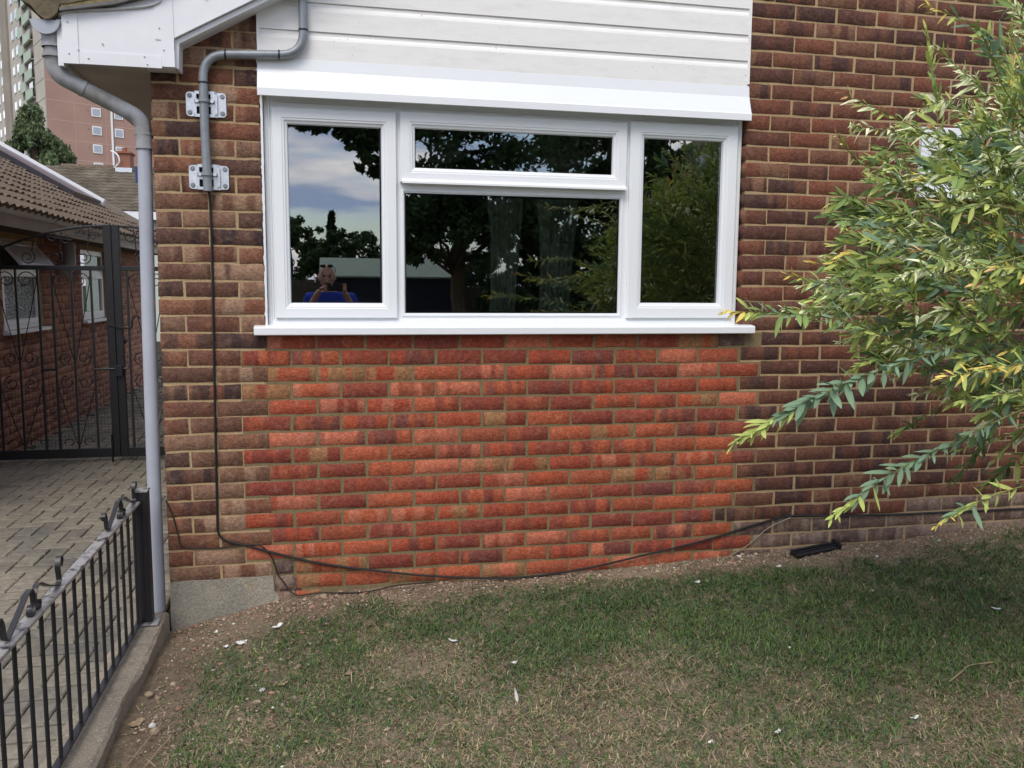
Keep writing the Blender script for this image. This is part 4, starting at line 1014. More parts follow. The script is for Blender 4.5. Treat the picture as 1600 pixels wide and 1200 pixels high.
for c in CLS:
    for v in range(6):
        r_ = random.Random(v*17+len(c)); cu = .55 if c == 'cream' else .2
        vs, fs = leaf_geo(1.0, .235 if c != 'cream' else .28, r_, cu, .5 if c == 'cream' else .25)
        base = np.array(CLS[c]); t = vs[:, 0:1]; mid = (np.arange(len(vs)) % 3 == 1)[:, None]
        col = base[None]*(.85+.3*t)*np.where(mid, 1.18, 1.0)
        if c == 'cream': col = np.where((np.arange(len(vs))[:, None]+v) % 4 == 0, np.array([[.20, .30, .10]]), col)
        if c in ('yellow', 'orange', 'pink'): col = col*(1-t*.3)+t*.3*np.array([[.62, .32, .14]])
        LV[c, v] = (vs, fs, col, npmesh('leaf', vs, fs, LEAF, col=col, smooth=True))
shrub = thing('willow_shrub', 'leafy dappled willow shrub with yellow and cream tips before the brick wall', 'shrub', (3.35, -1.45, -1.15))
GAPS = [Vector(t) for t in ((1.75, -1.85, .60), (1.87, -1.70, .63), (2.0, -1.55, .66), (2.13, -1.38, .69), (2.27, -1.18, .72), (2.42, -.98, .77), (1.85, -1.75, .52), (2.0, -1.55, .54), (2.15, -1.35, .56), (2.3, -1.15, .58))]   # thin places in the foliage
leaves = []           # (pos, 3x3 matrix, size, class)
def add_leaf(p, d, up, size, c):
    d = d.normalized(); y = up.cross(d)
    if y.length < 1e-3: y = Vector((0, 1, 0))
    y.normalize(); z = d.cross(y)
    for g in GAPS:
        if (p+d*size*.5-g).length < .075*rng.uniform(.6, 1.15): return
    leaves.append((p, np.array([[d.x, y.x, z.x], [d.y, y.y, z.y], [d.z, y.z, z.z]]), size, c))
def sprig(pts, size, cls, tip, n=None, start=.12, r=.0026, stem=None, droop=.05, gap=.011):
    P = bez(pts, 10); Ln = sum((P[i+1]-P[i]).length for i in range(len(P)-1)); m = len(P)-1
    n = n or max(8, int(Ln*(1-start)/gap)); ph = rng.uniform(0, 6.28)
    for k in range(n):
        t = start+(1-start)*(k/(n-1))**.92; f = t*m; i = min(int(f), m-1); p = P[i].lerp(P[i+1], f-i); d = (P[i+1]-P[i]).normalized()
        ph += 2.4+rng.uniform(-.8, .8)
        s = d.cross(Vector((0, 0, 1))).normalized(); u = s.cross(d)
        out = s*math.cos(ph)+u*math.sin(ph)
        a = R(52-30*t+rng.uniform(-27, 27)); e = max(0, (t-.86)/.14)
        dd = d*math.cos(a)+out*math.sin(a)+Vector((0, 0, -droop*rng.uniform(.2, 1.6)))
        sz = size*(1-.30*abs(t-.55)/.45)*rng.uniform(.58, 1.28)*(1-.35*e)
        c = cls
        if isinstance(cls, (list, tuple)): c = rng.choice(cls)
        if e > 0 and tip: c = rng.choice(['lime', tip]) if e < .45 else tip
        elif t > .74 and tip and rng.random() < .5: c = 'lime'
        add_leaf(p, dd, (u*.35+out*.25+Vector((rng.gauss(0, .45), -.75+rng.gauss(0, .45), .65+rng.gauss(0, .35)))).normalized(), sz, c)
    rr = [r*(1-.7*i/m) for i in range(m+1)]
    return P, rr, stem
stems = B(); stem_mats = []
def put(pts, size, cls, tip, **k):
    P, rr, s = sprig(pts, size, cls, tip, **k); stems.tube(P, rr, 5)
M_ = ['blue', 'blue', 'green']
put([(1.98, -1.55, .014), (1.682, -1.65, .11), (1.415, -1.75, .141), (1.199, -1.8, .147)], .066, ['green', 'green', 'blue', 'lime'], 'yellow')
put([(2.189, -1.3, .105), (1.938, -1.4, .183), (1.708, -1.5, .219), (1.514, -1.55, .254)], .058, ['green', 'blue'], 'yellow')
put([(2.146, -1.7, .082), (1.692, -1.85, .004), (1.383, -1.95, -.069), (1.148, -2.0, -.166)], .070, 'blue', 'lime', gap=.0088)
put([(2.254, -1.75, -.127), (1.911, -1.85, -.207), (1.656, -1.9, -.291), (1.455, -1.95, -.385)], .066, 'blue', 'lime', gap=.0105, droop=.25)
put([(2.113, -2.0, -.292), (1.907, -2.05, -.307), (1.75, -2.1, -.326), (1.606, -2.15, -.361)], .062, ['green', 'blue', 'lime'], 'yellow', gap=.015)
put([(2.122, -2.0, .03), (1.869, -2.1, .028), (1.715, -2.15, .019), (1.553, -2.2, .008)], .055, ['lime', 'yellow'], 'yellow', gap=.0125)
put([(2.126, -1.45, .677), (1.992, -1.5, .702), (1.784, -1.6, .731), (1.56, -1.7, .758)], .052, ['lime', 'green', 'cream'], 'orange', gap=.014)
put([(2.469, -1.5, .652), (2.195, -1.6, .817), (2.008, -1.7, .945), (1.789, -1.75, .991)], .056, ['green', 'blue'], 'yellow', gap=.0125)
put([(2.458, -1.4, .73), (2.226, -1.5, .821), (2.075, -1.55, .882), (1.937, -1.6, .932)], .045, ['cream', 'green', 'cream'], 'cream', gap=.010)
put([(2.214, -1.5, .82), (2.059, -1.55, .792), (1.933, -1.6, .757), (1.87, -1.6, .726)], .036, ['cream', 'cream', 'lime'], 'cream', gap=.012)
put([(2.055, -1.3, .592), (1.898, -1.35, .615), (1.804, -1.4, .651), (1.726, -1.45, .697)], .045, ['green', 'lime'], 'orange', gap=.016)
put([(2.244, -1.3, .727), (2.057, -1.35, .731), (1.857, -1.4, .723), (1.778, -1.45, .73)], .038, ['cream', 'lime', 'cream'], 'cream', gap=.008)
put([(2.113, -1.5, .318), (1.85, -1.6, .378), (1.719, -1.6, .399), (1.64, -1.65, .387)], .050, ['green', 'blue'], 'lime')
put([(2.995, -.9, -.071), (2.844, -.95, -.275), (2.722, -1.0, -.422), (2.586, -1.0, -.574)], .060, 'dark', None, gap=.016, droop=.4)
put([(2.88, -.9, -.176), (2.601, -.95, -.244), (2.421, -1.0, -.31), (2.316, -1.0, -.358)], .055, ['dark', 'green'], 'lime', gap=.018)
put([(1.938, -2.0, .298), (1.745, -2.05, .262), (1.63, -2.1, .283), (1.50, -2.15, .300)], .062, ['lime', 'green'], 'orange', gap=.018)
put([(2.239, -1.9, -.125), (2.017, -1.95, -.069), (1.872, -2.0, -.068), (1.777, -2.0, -.083)], .055, ['lime', 'green'], 'lime', gap=.013)
put([(1.928, -2.0, .412), (1.769, -2.05, .42), (1.656, -2.1, .405), (1.60, -2.1, .42)], .056, ['green', 'lime'], 'orange', gap=.018)
put([(2.013, -2.1, .296), (1.824, -2.2, .275), (1.708, -2.25, .265), (1.60, -2.28, .257)], .055, ['lime', 'yellow', 'green'], 'orange', gap=.018)
put([(2.543, -1.2, .007), (2.218, -1.3, .06), (2.016, -1.4, .092), (1.898, -1.4, .067)], .055, ['green', 'blue', 'dark'], 'lime')
put([(2.439, -1.2, -.064), (2.15, -1.3, -.062), (1.951, -1.4, -.018), (1.858, -1.4, -.056)], .055, ['green', 'blue', 'lime'], 'lime')
BZ = [-.75, -.51, -.40, -.29, -.19, -.08, 0, .08, .16, .23, .31, .40, .50, .59, .69, .80, .89, 1.04, 1.3]
BX = [2.75, 2.45, 2.36, 2.26, 2.14, 2.02, 1.90, 1.76, 1.62, 1.64, 1.74, 1.80, 1.84, 1.87, 1.94, 2.10, 2.20, 2.30, 2.42]
SC0 = Vector((2.95, -1.45, .12)); nfill = 0
while nfill < 650:
    z = rng.triangular(-.65, 1.25, .28) if rng.random() < .8 else rng.uniform(.6, 1.35); xm = float(np.interp(z, BZ, BX)); x = xm+.03+abs(rng.gauss(0, .45)); y = rng.uniform(-2.15, -.85)
    e = (y+1.5)/.75; x += .25*e*e
    if y < -1.8: x += .20
    if x > 3.5 or (z < -.25 and rng.random() < .45): continue
    tipp = Vector((x, y, z)); d = (tipp-SC0-Vector((.2, 0, -.05))).normalized(); Ln = rng.uniform(.16, .40)
    d = (d+Vector((rng.uniform(-.3, .3), rng.uniform(-.35, .35), rng.uniform(-.25, .35)))).normalized()
    base = tipp-d*Ln; mid = (tipp+base)/2+Vector((0, 0, rng.uniform(.0, .04)))
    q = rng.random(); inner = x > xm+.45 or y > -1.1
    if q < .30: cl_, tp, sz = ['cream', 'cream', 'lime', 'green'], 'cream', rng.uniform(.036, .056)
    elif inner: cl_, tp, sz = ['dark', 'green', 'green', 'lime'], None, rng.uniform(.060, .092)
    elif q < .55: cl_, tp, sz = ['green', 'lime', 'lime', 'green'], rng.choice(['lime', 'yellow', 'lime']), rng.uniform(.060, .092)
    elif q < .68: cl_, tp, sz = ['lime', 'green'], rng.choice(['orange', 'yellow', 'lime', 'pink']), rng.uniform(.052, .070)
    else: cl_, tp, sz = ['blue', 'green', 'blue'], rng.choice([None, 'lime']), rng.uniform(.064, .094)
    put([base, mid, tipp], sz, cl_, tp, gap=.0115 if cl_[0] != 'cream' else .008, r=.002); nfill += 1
for k in range(10):          # upright young shoots
    x = rng.uniform(2.15, 2.75); y = rng.uniform(-1.75, -1.2); z = rng.uniform(.15, .5); h = rng.uniform(.5, .85); q = rng.uniform(-.16, .06)
    put([(x, y, z), (x+q*.3, y, z+h*.4), (x+q*.7, y, z+h*.75), (x+q*1.2, y, z+h)], rng.uniform(.055, .075), ['green', 'lime', 'blue'] if k % 3 else ['cream', 'lime', 'green'], rng.choice(['lime', 'yellow', 'orange']), gap=.013)
# woody stems from the ground
wood = B()
for k in range(13):
    a = rng.uniform(0, 6.28); t1 = Vector((3.05+rng.uniform(-.5, .6), -1.45+rng.uniform(-.5, .5), rng.uniform(-.1, .8)))
    g0 = Vector((3.35+.06*math.cos(a), -1.45+.06*math.sin(a), -1.2)); md = g0.lerp(t1, .5)+Vector((.12*math.cos(a), .12*math.sin(a), .1))
    P = bez([g0, md, t1], 8); wood.tube(P, [.014*(1-.75*i/(len(P)-1)) for i in range(len(P))], 6)
wood.part('branches', BARK, shrub, smooth=True, kind='stuff')
stems.part('stems', TWIG, shrub, smooth=True, kind='stuff')
cp = cam.matrix_world.translation
def lscore(l):
    c = l[0]+Vector((l[1][0, 0], l[1][1, 0], l[1][2, 0]))*l[2]*.5; x, y, d = px(c)
    if d < 0 or x > 1600 or y < 0: return 0
    v = (c-cp).normalized(); zn = abs(v.x*l[1][0, 2]+v.y*l[1][1, 2]+v.z*l[1][2, 2]); hid = max(0, c.x-float(np.interp(c.z, BZ, BX))-.12)
    return l[2]*l[2]*(.2+zn)/d**2/(1+8*hid)
sc_ = [lscore(l) for l in leaves]; order = sorted(range(len(leaves)), key=lambda i: -sc_[i])
SV = []; SF = []; SCo = []; n0 = 0
for n, i in enumerate(order):
    p, M3, s, c = leaves[i]; v = rng.randrange(6)
    if n < 300 and sc_[i] > 0:
        o = part('leaf', LV[c, v][3], shrub); m4 = Matrix([[*(M3[a]*s), p[a]] for a in range(3)]+[[0, 0, 0, 1]]); o.matrix_basis = m4
    else:
        vs, fs, col, _ = LV[c, v]; SV.append((vs*s)@M3.T+np.array(p)); SF.append(fs+n0); SCo.append(col*rng.uniform(.75, 1.25)); n0 += len(vs)
part('foliage', npmesh('foliage', np.concatenate(SV), np.concatenate(SF), LEAF, col=np.concatenate(SCo), smooth=True), shrub, kind='stuff')

# ------------------------------------------------------------------ grass
def vnoise(x, y, s, seed):
    r_ = np.random.default_rng(seed); G = r_.random((64, 64)); u = x*s+17.3; v = y*s+31.7
    i = np.floor(u).astype(int); j = np.floor(v).astype(int); fu = u-i; fv = v-j; fu = fu*fu*(3-2*fu); fv = fv*fv*(3-2*fv)
    g = lambda a, b: G[a % 64, b % 64]
    return (g(i, j)*(1-fu)+g(i+1, j)*fu)*(1-fv)+(g(i, j+1)*(1-fu)+g(i+1, j+1)*fu)*fv
def fbm(x, y, s, seed): return .5*vnoise(x, y, s, seed)+.3*vnoise(x, y, s*2.1, seed+1)+.2*vnoise(x, y, s*4.3, seed+2)
def make_grass(n, x0, x1, y0, y1, seed, scale=1.0):
    r_ = np.random.default_rng(seed)
    x = r_.uniform(x0, x1, n); y = r_.uniform(y0, y1, n)
    edge = np.interp(x, [-.55, -.2, .3, 1.2, 2, 2.6, 3.2, 5], [.42, .28, .12, .11, .13, .20, .12, .10])+.12*(fbm(x, y*.5, 5, 3)-.5)*2
    dens = np.clip((-y-edge)/.12, 0, 1)
    kerbd = np.clip((x+.55-(.03+.20*fbm(x, y, 3, 9)))/.12, 0, 1); dens *= kerbd
    bare = np.clip((fbm(x, y, 1.6, 21)-.24)/.12, .0, 1)*.6+.4
    left = np.maximum(np.clip((x+.40)/.6, .40, 1), np.clip((-y-.6)/.5, 0, .85)); dens *= bare*left
    sparse = (r_.random(n) < .10)*np.clip((-y-.03)/.05, 0, 1)
    keep = (r_.random(n) < dens) | (sparse > 0); x, y = x[keep], y[keep]; n = len(x)
    dry = np.clip((fbm(x, y, 1.7, 5)*.7+fbm(x, y, 4.2, 7)*.45+np.clip((-y-1.0)/.8, 0, 1)*.13+np.clip((.5-x)/1.6, 0, 1)*.10-.10*np.clip((x-1.2)/2, 0, 1)+.22*np.exp(-((x-.65)/.6)**2-((y+1.42)/.30)**2)-.51)/.26, 0, 1)
    isdry = (r_.random(n) < (.13+.66*dry)) | ((sparse[keep] > 0) & (dens[keep] < .3) & (r_.random(n) < .85))
    hue = fbm(x, y, 2.2, 33)[:, None]
    green = np.array([.064, .122, .035])*(1-hue)+np.array([.116, .176, .052])*hue
    blue = np.array([.085, .115, .072]); green = np.where((r_.random(n) < .25)[:, None], blue, green)
    straw = np.array([.43, .35, .21])*r_.uniform(.45, 1.15, (n, 1))
    col = np.where(isdry[:, None], straw, green*r_.uniform(.6, 1.5, (n, 1)))
    L_ = r_.uniform(.014, .040, n)*scale*np.where(isdry, .9, 1.0)*(.55+.9*fbm(x, y, 6.1, 44))*np.where(r_.random(n) < .04, 1.9, 1.0); W_ = r_.uniform(.0012, .0024, n)*scale
    az = r_.uniform(0, 6.283, n); lean = np.where(isdry, r_.uniform(.7, 1.5, n), r_.uniform(.25, 1.25, n)); bend = r_.uniform(.1, .7, n)
    z = lawn_z(x, y)-.003
    d = np.stack([np.cos(az), np.sin(az), np.zeros(n)], 1); s = np.stack([-np.sin(az), np.cos(az), np.zeros(n)], 1); o = np.stack([x, y, z], 1)
    def pt(t): a = lean+bend*t; return o+L_[:, None]*t*(d*np.sin(a)[:, None]+np.array([0, 0, 1.])*np.cos(a)[:, None].clip(.06))
    p0, p1, p2 = pt(0), pt(.55), pt(1.0); w = (s*W_[:, None])
    V = np.stack([p0-w, p0+w, p1+w*.8, p1-w*.8, p2], 1).reshape(-1, 3); b_ = np.arange(n)[:, None]*5
    F = np.concatenate([b_+np.array([[0, 1, 2]]), b_+np.array([[0, 2, 3]]), b_+np.array([[3, 2, 4]])])
    return V, F, np.repeat(col, 5, 0)
V, F, C = make_grass(520000, -.52, 4.7, -2.7, -.02, 5)
o = part('grass', npmesh('grass', V, F, GRASS, col=C), kind='stuff')
V, F, C = make_grass(60000, -.5, 6.5, -9.0, -2.7, 6, 2.0)
o = part('grass', npmesh('grass', V, F, GRASS, col=C), kind='stuff')

# ------------------------------------------------------------------ rubble, flakes, stones, twigs
def stone_geo(r_, s, flat=.6):
    bm = bmesh.new(); bmesh.ops.create_icosphere(bm, subdivisions=1, radius=1)
    vs = np.array([v.co[:] for v in bm.verts]); bm.verts.index_update(); fs = np.array([[v.index for v in f.verts] for f in bm.faces]); bm.free()
    vs = vs*np.array([r_.uniform(.6, 1.3), r_.uniform(.5, 1), flat*r_.uniform(.5, 1)])*s*(1+NR.normal(0, .16, (len(vs), 1))); a = r_.uniform(0, 6.28); c, s_ = math.cos(a), math.sin(a)
    return vs@np.array([[c, -s_, 0], [s_, c, 0], [0, 0, 1]]), fs
SV = []; SF = []; SCo = []; n0 = 0
shapes = [stone_geo(rng, 1.0) for _ in range(14)]
for k in range(17000):
    if k < 9500: x = rng.uniform(-.53, 4.3); y = -abs(rng.gauss(0, .11))-.012
    elif k < 14500: x = rng.triangular(-.53, .6, -.45); y = -rng.uniform(.03, 1.9)
    elif k < 14750: x = rng.gauss(1.77, .10); y = rng.gauss(-1.18, .07)
    elif k < 14850: x = rng.gauss(1.42, .07); y = rng.gauss(-.97, .05)
    else: x = rng.uniform(-.5, 4); y = -rng.uniform(.1, 2.4)
    if x < -.53: continue
    s = min(.016, .0024*math.exp(abs(rng.gauss(0, .66)))); q = rng.random()
    col = (.62, .60, .56) if (q < .028 or 14500 <= k < 14850) else (.36, .28, .19) if q < .35 else (.235, .175, .12) if q < .8 else (.30, .16, .11)
    if 14500 <= k < 14850: s *= .42
    vs, fs = shapes[rng.randrange(14)]; SV.append(vs*s+np.array([x, y, float(lawn_z(x, y))+s*.25])); SF.append(fs+n0); n0 += len(vs); SCo.append(np.tile(np.array(col)*rng.uniform(.75, 1.2), (len(vs), 1)))
part('rubble', npmesh('rubble', np.concatenate(SV), np.concatenate(SF), CHIP, col=np.concatenate(SCo)), kind='stuff')
FLK = plain('white_paint_flake', (.74, .73, .70), .7, .3, 0, .08, 30); STN = plain('tan_stone', (.33, .26, .17), .9, .2, 0, .25, 40, .6, 90); DRYL = plain('dry_leaf', (.30, .22, .13), .85, .2, 0, .3, 40)
def flake(x, y, l, w, rz, label, mat=FLK, group=None, name='paint_flake', cat='paint flake', lift=.012, curl_=.25, n=7):
    r_ = random.Random(int(abs(x*1000)+abs(y*777))); vs = []; z = float(lawn_z(x, y))+lift
    for i in range(n+1):
        t = i/n-.5; ww = w/2*math.sqrt(max(.03, 1-(2*t)**2*.9))*(1+r_.uniform(-.3, .3))
        for s in (-1, 1): 
            a, b_ = t*l, s*ww; vs.append((x+a*math.cos(rz)-b_*math.sin(rz), y+a*math.sin(rz)+b_*math.cos(rz), z+l*curl_*(4*t*t-.4)*.5+r_.uniform(-.002, .002)))
    m = len(vs); vs += [(v[0], v[1], v[2]-.0015) for v in vs]; fs = []
    for i in range(n):
        a = i*2; fs += [(a, a+1, a+3, a+2), (m+a+2, m+a+3, m+a+1, m+a), (a, a+2, m+a+2, m+a), (a+1, m+a+1, m+a+3, a+3)]
    fs += [(0, m, m+1, 1), (m-2, m-1, 2*m-1, 2*m-2)]
    return tag(part(name, mesh(name, vs, fs, mat)), label, cat, group)
flake(-.07, -.31, .055, .026, .9, 'curled white paint flake on the soil nearest the concrete footing, longest there')
flake(-.21, -.38, .046, .028, .3, 'wide white paint flake on bare soil between the kerb and the lawn')
flake(-.27, -.39, .022, .016, 1.2, 'small white paint chip just left of the wide flake on bare soil')
flake(-.33, -.22, .028, .012, 1.4, 'narrow white chip on the soil close under the concrete footing')
flake(.64, -.62, .040, .012, -.5, 'thin white sliver lying in green grass left of the lawn centre')
flake(.84, -.87, .026, .012, .2, 'small white flake in grass above the upright feather')
flake(1.32, -1.57, .022, .010, .6, 'white fluffy scrap in the foreground grass, left of another one')
flake(1.55, -1.57, .024, .013, .2, 'white torn scrap in the foreground grass at right of centre')
flake(2.97, -.88, .040, .014, -.7, 'white sliver in the grass at the far right below the shrub')
flake(2.04, -1.58, .040, .010, .2, 'pale bent sliver in the dry grass at the lower right')
flake(1.85, -.29, .030, .022, .4, 'white chip on bare soil under the right end of the red brick')
flake(2.32, -.20, .036, .020, .5, 'whitish flake on the soil just left of the black plastic offcut')
# feather standing in the grass
ft = thing('feather', 'small white feather standing upright in the lawn near the picture centre', 'feather', (.79, -1.16, -1.22)); fz = float(lawn_z(.79, -1.16))
B().tube([(.79, -1.16, fz), (.788, -1.158, fz+.03), (.782, -1.155, fz+.055)], .0008, 5).part('quill', FLK, ft)
vs = []; 
for i in range(8):
    t = i/7; w = .005*math.sin(math.pi*min(1, .15+t*.85))+.001; c0 = (  .789-.008*t*t, -1.159+.004*t, fz+.012+.045*t); vs += [(c0[0]-w, c0[1]+.002, c0[2]-w*.6), (c0[0]+w*.8, c0[1]-.002, c0[2]-w*.6)]
part('vane', mesh('vane', vs, [(2*i, 2*i+1, 2*i+3, 2*i+2) for i in range(7)], FLK), ft)
def stone(x, y, s, label, mat=STN, seed=1):
    vs, fs = stone_geo(random.Random(seed), s, .7); return tag(part('stone', mesh('stone', vs+np.array([x, y, float(lawn_z(x, y))+s*.3]), fs, mat, True)), label, 'stone')
stone(-.505, -.70, .026, 'tan stone against the kerb, farther from the viewer than the rounder one', STN, 3)
stone(-.47, -.735, .018, 'small pale stone just right of the tan stone by the kerb', STN, 4)
stone(-.42, -1.03, .022, 'round tan stone on the soil beside the kerb, nearest the viewer', STN, 5)
stone(.12, -.055, .022, 'angular tan stone against the foot of the red brick, left part', STN, 6)
stone(-.17, -.93, .014, 'brown stone chip in the dry grass right of the round stone', STN, 7)
flake(.22, -.78, .030, .022, .3, 'square tan bark chip in the grass left of the lawn centre', DRYL, None, 'bark_chip', 'bark chip', .012, .05, 4)
flake(-.02, -.80, .040, .016, .6, 'curled dry leaf on the brown grass right of the bare soil', DRYL, None, 'dry_leaf', 'dry leaf', .012, .3)
flake(-.50, -.95, .055, .035, .9, 'crumpled dry leaf on the soil beside the kerb', DRYL, None, 'dry_leaf', 'dry leaf', .010, .3)
def twig(pts, r, label, mat=None): tag(B().tube(bez([(x, y, float(lawn_z(x, y))+h) for x, y, h in pts], 6), r*.62, 6).part('twig', mat or DRYL, smooth=True), label, 'twig')
twig([(-.49, -1.28, .012), (-.44, -1.13, .02), (-.40, -1.02, .03)], .0032, 'pale straight twig lying by the kerb in the lower left corner')
twig([(-.42, -1.26, .012), (-.385, -1.17, .018), (-.36, -1.12, .022)], .0036, 'short pale twig next to the straight one in the lower left corner')
twig([(.95, -1.22, .014), (1.05, -1.16, .018), (1.17, -1.15, .014), (1.2, -1.1, .02)], .0022, 'thin bent twig on the grass in the middle foreground')
twig([(2.30, -1.42, .014), (2.38, -1.38, .02), (2.46, -1.33, .016), (2.55, -1.34, .02)], .0035, 'pale forked twig on the green grass at the lower right')
# ------------------------------------------------------------------ trees
def leaf_cloud(centres, n, size, cols, seed, squash=1.0, droop=0.0):
    """many small pointed leaf faces scattered in clumps; centres = [(x,y,z,r), ...]"""
    r_ = np.random.default_rng(seed); c = np.array(centres); w = c[:, 3]**1.3; k = r_.choice(len(c), n, p=w/w.sum())
    d = r_.normal(size=(n, 3)); d /= np.linalg.norm(d, axis=1)[:, None]; rad = c[k, 3]*r_.random(n)**.45
    P = c[k, :3]+d*rad[:, None]*np.array([1, 1, squash]); a = r_.normal(size=(n, 3)); a[:, 2] -= droop; a /= np.linalg.norm(a, axis=1)[:, None]
    b = np.cross(a, r_.normal(size=(n, 3))); b /= np.linalg.norm(b, axis=1)[:, None]; s = size*r_.uniform(.6, 1.4, n)[:, None]; nn = np.cross(a, b)
    V = np.stack([P-a*s, P+b*s*.42, P+a*s, P-b*s*.42+nn*s*.2], 1).reshape(-1, 3); F = np.arange(n*4).reshape(n, 4)
    cc = np.array(cols)[r_.integers(0, len(cols), n)]*r_.uniform(.6, 1.45, (n, 1))*(np.array([.8+.4*v for v in r_.random(len(c))])[k])[:, None]
    return V, F, np.repeat(cc, 4, 0)
def limb(b, p, q, r0, r1, wob=.06, n=5):
    p, q = Vector(p), Vector(q); L_ = (q-p).length; pts = [p]+[p.lerp(q, i/n)+Vector((rng.uniform(-1, 1), rng.uniform(-1, 1), rng.uniform(-.5, .5)))*wob*L_ for i in range(1, n)]+[q]
    P = bez(pts, 4); b.tube(P, [r0+(r1-r0)*i/(len(P)-1) for i in range(len(P))], 8); return P
def tree(name, label, cat, base, trunk_top, r0, limbs, clumps, n, size, cols, seed, squash=.8, droop=0.0, group=None):
    t = thing(name, label, cat, base, group); b = B(); limb(b, base, trunk_top, r0, r0*.55, .03)
    b.part('trunk', BARK, t, smooth=True); b = B()
    for p, q, ra in limbs: limb(b, p, q, ra, ra*.2, .08)
    if limbs: b.part('limbs', BARK, t, smooth=True, kind='stuff')
    V, F, C = leaf_cloud(clumps, n, size, cols, seed, squash, droop); part('crown', npmesh('crown', V, F, FOL, col=C), t, kind='stuff'); return t
GRN = [(.045, .085, .028), (.065, .11, .035), (.035, .07, .026)]; DGN = [(.030, .058, .026), (.040, .072, .028)]; LGN = [(.085, .125, .04), (.06, .10, .035)]
CON = [(.10, .135, .062), (.14, .17, .075), (.07, .10, .05)]
# conifer beyond the bungalow: drooping sprays
cl = []; CB = Vector((-10.2, 30, -1.3))
for k in range(110):
    h = rng.random()**.8; z = -1+7.3*h; rr = (1-h)**.75*4.4+.15; a = rng.uniform(0, 6.28); q = rr*rng.uniform(.45, 1.0)
    for j in range(4): cl.append((CB.x+math.cos(a)*q*(.55+.16*j), CB.y+math.sin(a)*q*(.55+.16*j), z-.10*j*j*.5, .30-.035*j))
tree('conifer', 'dark green drooping conifer between the bungalow roof and the tower block', 'tree', CB, CB+Vector((0, 0, 7.0)), .22, [], cl, 34000, .085, CON, 3, 1.15, 1.6)

# things behind the viewer, seen in the window glass
TB0 = Vector((2.1, -9.0, -1.25)); TT = Vector((1.95, -9.0, 2.2)); lm = []; cl = []
for (x, y, z, r) in ((1.5, -8.6, 1.35, .55), (2.3, -9.3, 1.5, .6), (1.75, -9.0, 2.0, .75), (2.9, -9.0, 1.7, .6), (1.3, -9.0, 2.6, .6), (2.2, -8.8, 2.7, .9), (3.2, -8.8, 2.6, .85), (4.0, -9.2, 2.5, .8), (.9, -8.7, 3.2, .7), (1.9, -9.0, 3.6, 1.0), (3.2, -9.0, 3.7, 1.0), (4.4, -9.2, 3.4, .9), (-.36, -8.0, 2.44, .13), (-.22, -8.0, 2.42, .13), (-.08, -8.0, 2.43, .13), (.06, -8.0, 2.42, .15), (.2, -8.0, 2.42, .17), (.33, -8.0, 2.46, .22), (.50, -8.0, 2.30, .20), (.63, -8.0, 2.12, .18), (.74, -8.0, 1.95, .17), (.84, -8.0, 1.76, .14), (.95, -8.2, 2.3, .3), (1.45, -8.4, 1.0, .25), (1.7, -8.4, 1.2, .42), (2.0, -8.4, 1.0, .35), (2.3, -8.4, 1.25, .42), (2.7, -8.5, 1.1, .42), (3.1, -8.5, 1.35, .4), (2.5, -8.4, .75, .3), (1.5, -8.4, .7, .25),  (2.8, -9.4, 1.0, .38), (1.25, -8.9, 1.0, .28), (1.3, -9.0, .75, .22), (2.5, -9, 4.8, 1.3), (4.9, -9.4, 2.0, .5)):
    if r > .23: lm.append(((2.0, -9.0, max(.4, min(2.2, z-.9))), (x, y, z), .032))
    for k in range(9 if r > .23 else 13): cl.append((x+rng.gauss(0, r*.5), y+rng.gauss(0, r*.5), z+rng.gauss(0, r*.42), r*rng.uniform(.28, .5)))
tree('broadleaf_tree', 'big dark broadleaf tree mirrored in the window, its trunk left of the lower pane middle', 'tree', TB0, TT, .13, lm, cl, 52000, .05, GRN, 5)
def bush_tree(name, label, cat, x, y, w, h, n, cols, seed, size=.10, z0=-1.4):
    cl = []; r_ = random.Random(seed)
    for k in range(90):
        u = r_.random()**.8; z = z0+h*(.10+.88*u); rr = w*.5*(1-u) if name == 'conifer' else w*(.5 if u < .45 else .5*math.sqrt(max(0, 1-((u-.45)/.58)**2))); a = r_.uniform(0, 6.28); q = rr*math.sqrt(r_.random())
        cl.append((x+math.cos(a)*q, y+math.sin(a)*q, z, w*(.10 if name == 'conifer' else .13)*r_.uniform(.6, 1.2)*(1.05-.6*u)))
    return tree(name, label, cat, Vector((x, y, z0)), Vector((x, y, z0+h*.8)), .12, [], cl, n, size, cols, seed, 1.0)
bush_tree('tree', 'bushy tree mirrored at the left edge of the left pane', 'tree', -1.0, -20, 2.5, 3.65, 16000, LGN, 21, .065)
bush_tree('conifer', 'small pointed conifer mirrored in the middle of the left pane', 'tree', .2, -20.5, 1.3, 3.75, 6000, DGN, 22, .08)
bush_tree('tree', 'round dark tree mirrored behind the shed in the left pane', 'tree', .55, -18.8, 3.0, 3.0, 16000, GRN, 23, .065)
bush_tree('tree', 'tree mirrored between the shed roof and the big trunk', 'tree', 3.2, -17.5, 3.2, 2.6, 14000, GRN, 24, .06)
bush_tree('tree', 'dark leafy tree mirrored in the right half of the big lower pane', 'tree', 5.0, -10.5, 3.4, 5.2, 26000, GRN, 25, .06)
bush_tree('tree', 'tall dark tree mirrored behind the shrub in the right pane', 'tree', 6.6, -9.6, 2.8, 3.15, 20000, DGN, 26, .06)
bush_tree('tree', 'low dark tree mirrored at the right end of the big lower pane', 'tree', 3.6, -9.9, 2.2, 2.9, 14000, DGN, 27, .06)
bush_tree('tree', 'far tree at the left end of the fence, outside the window reflection', 'tree', -4.5, -19, 3.0, 4.4, 8000, GRN, 28)

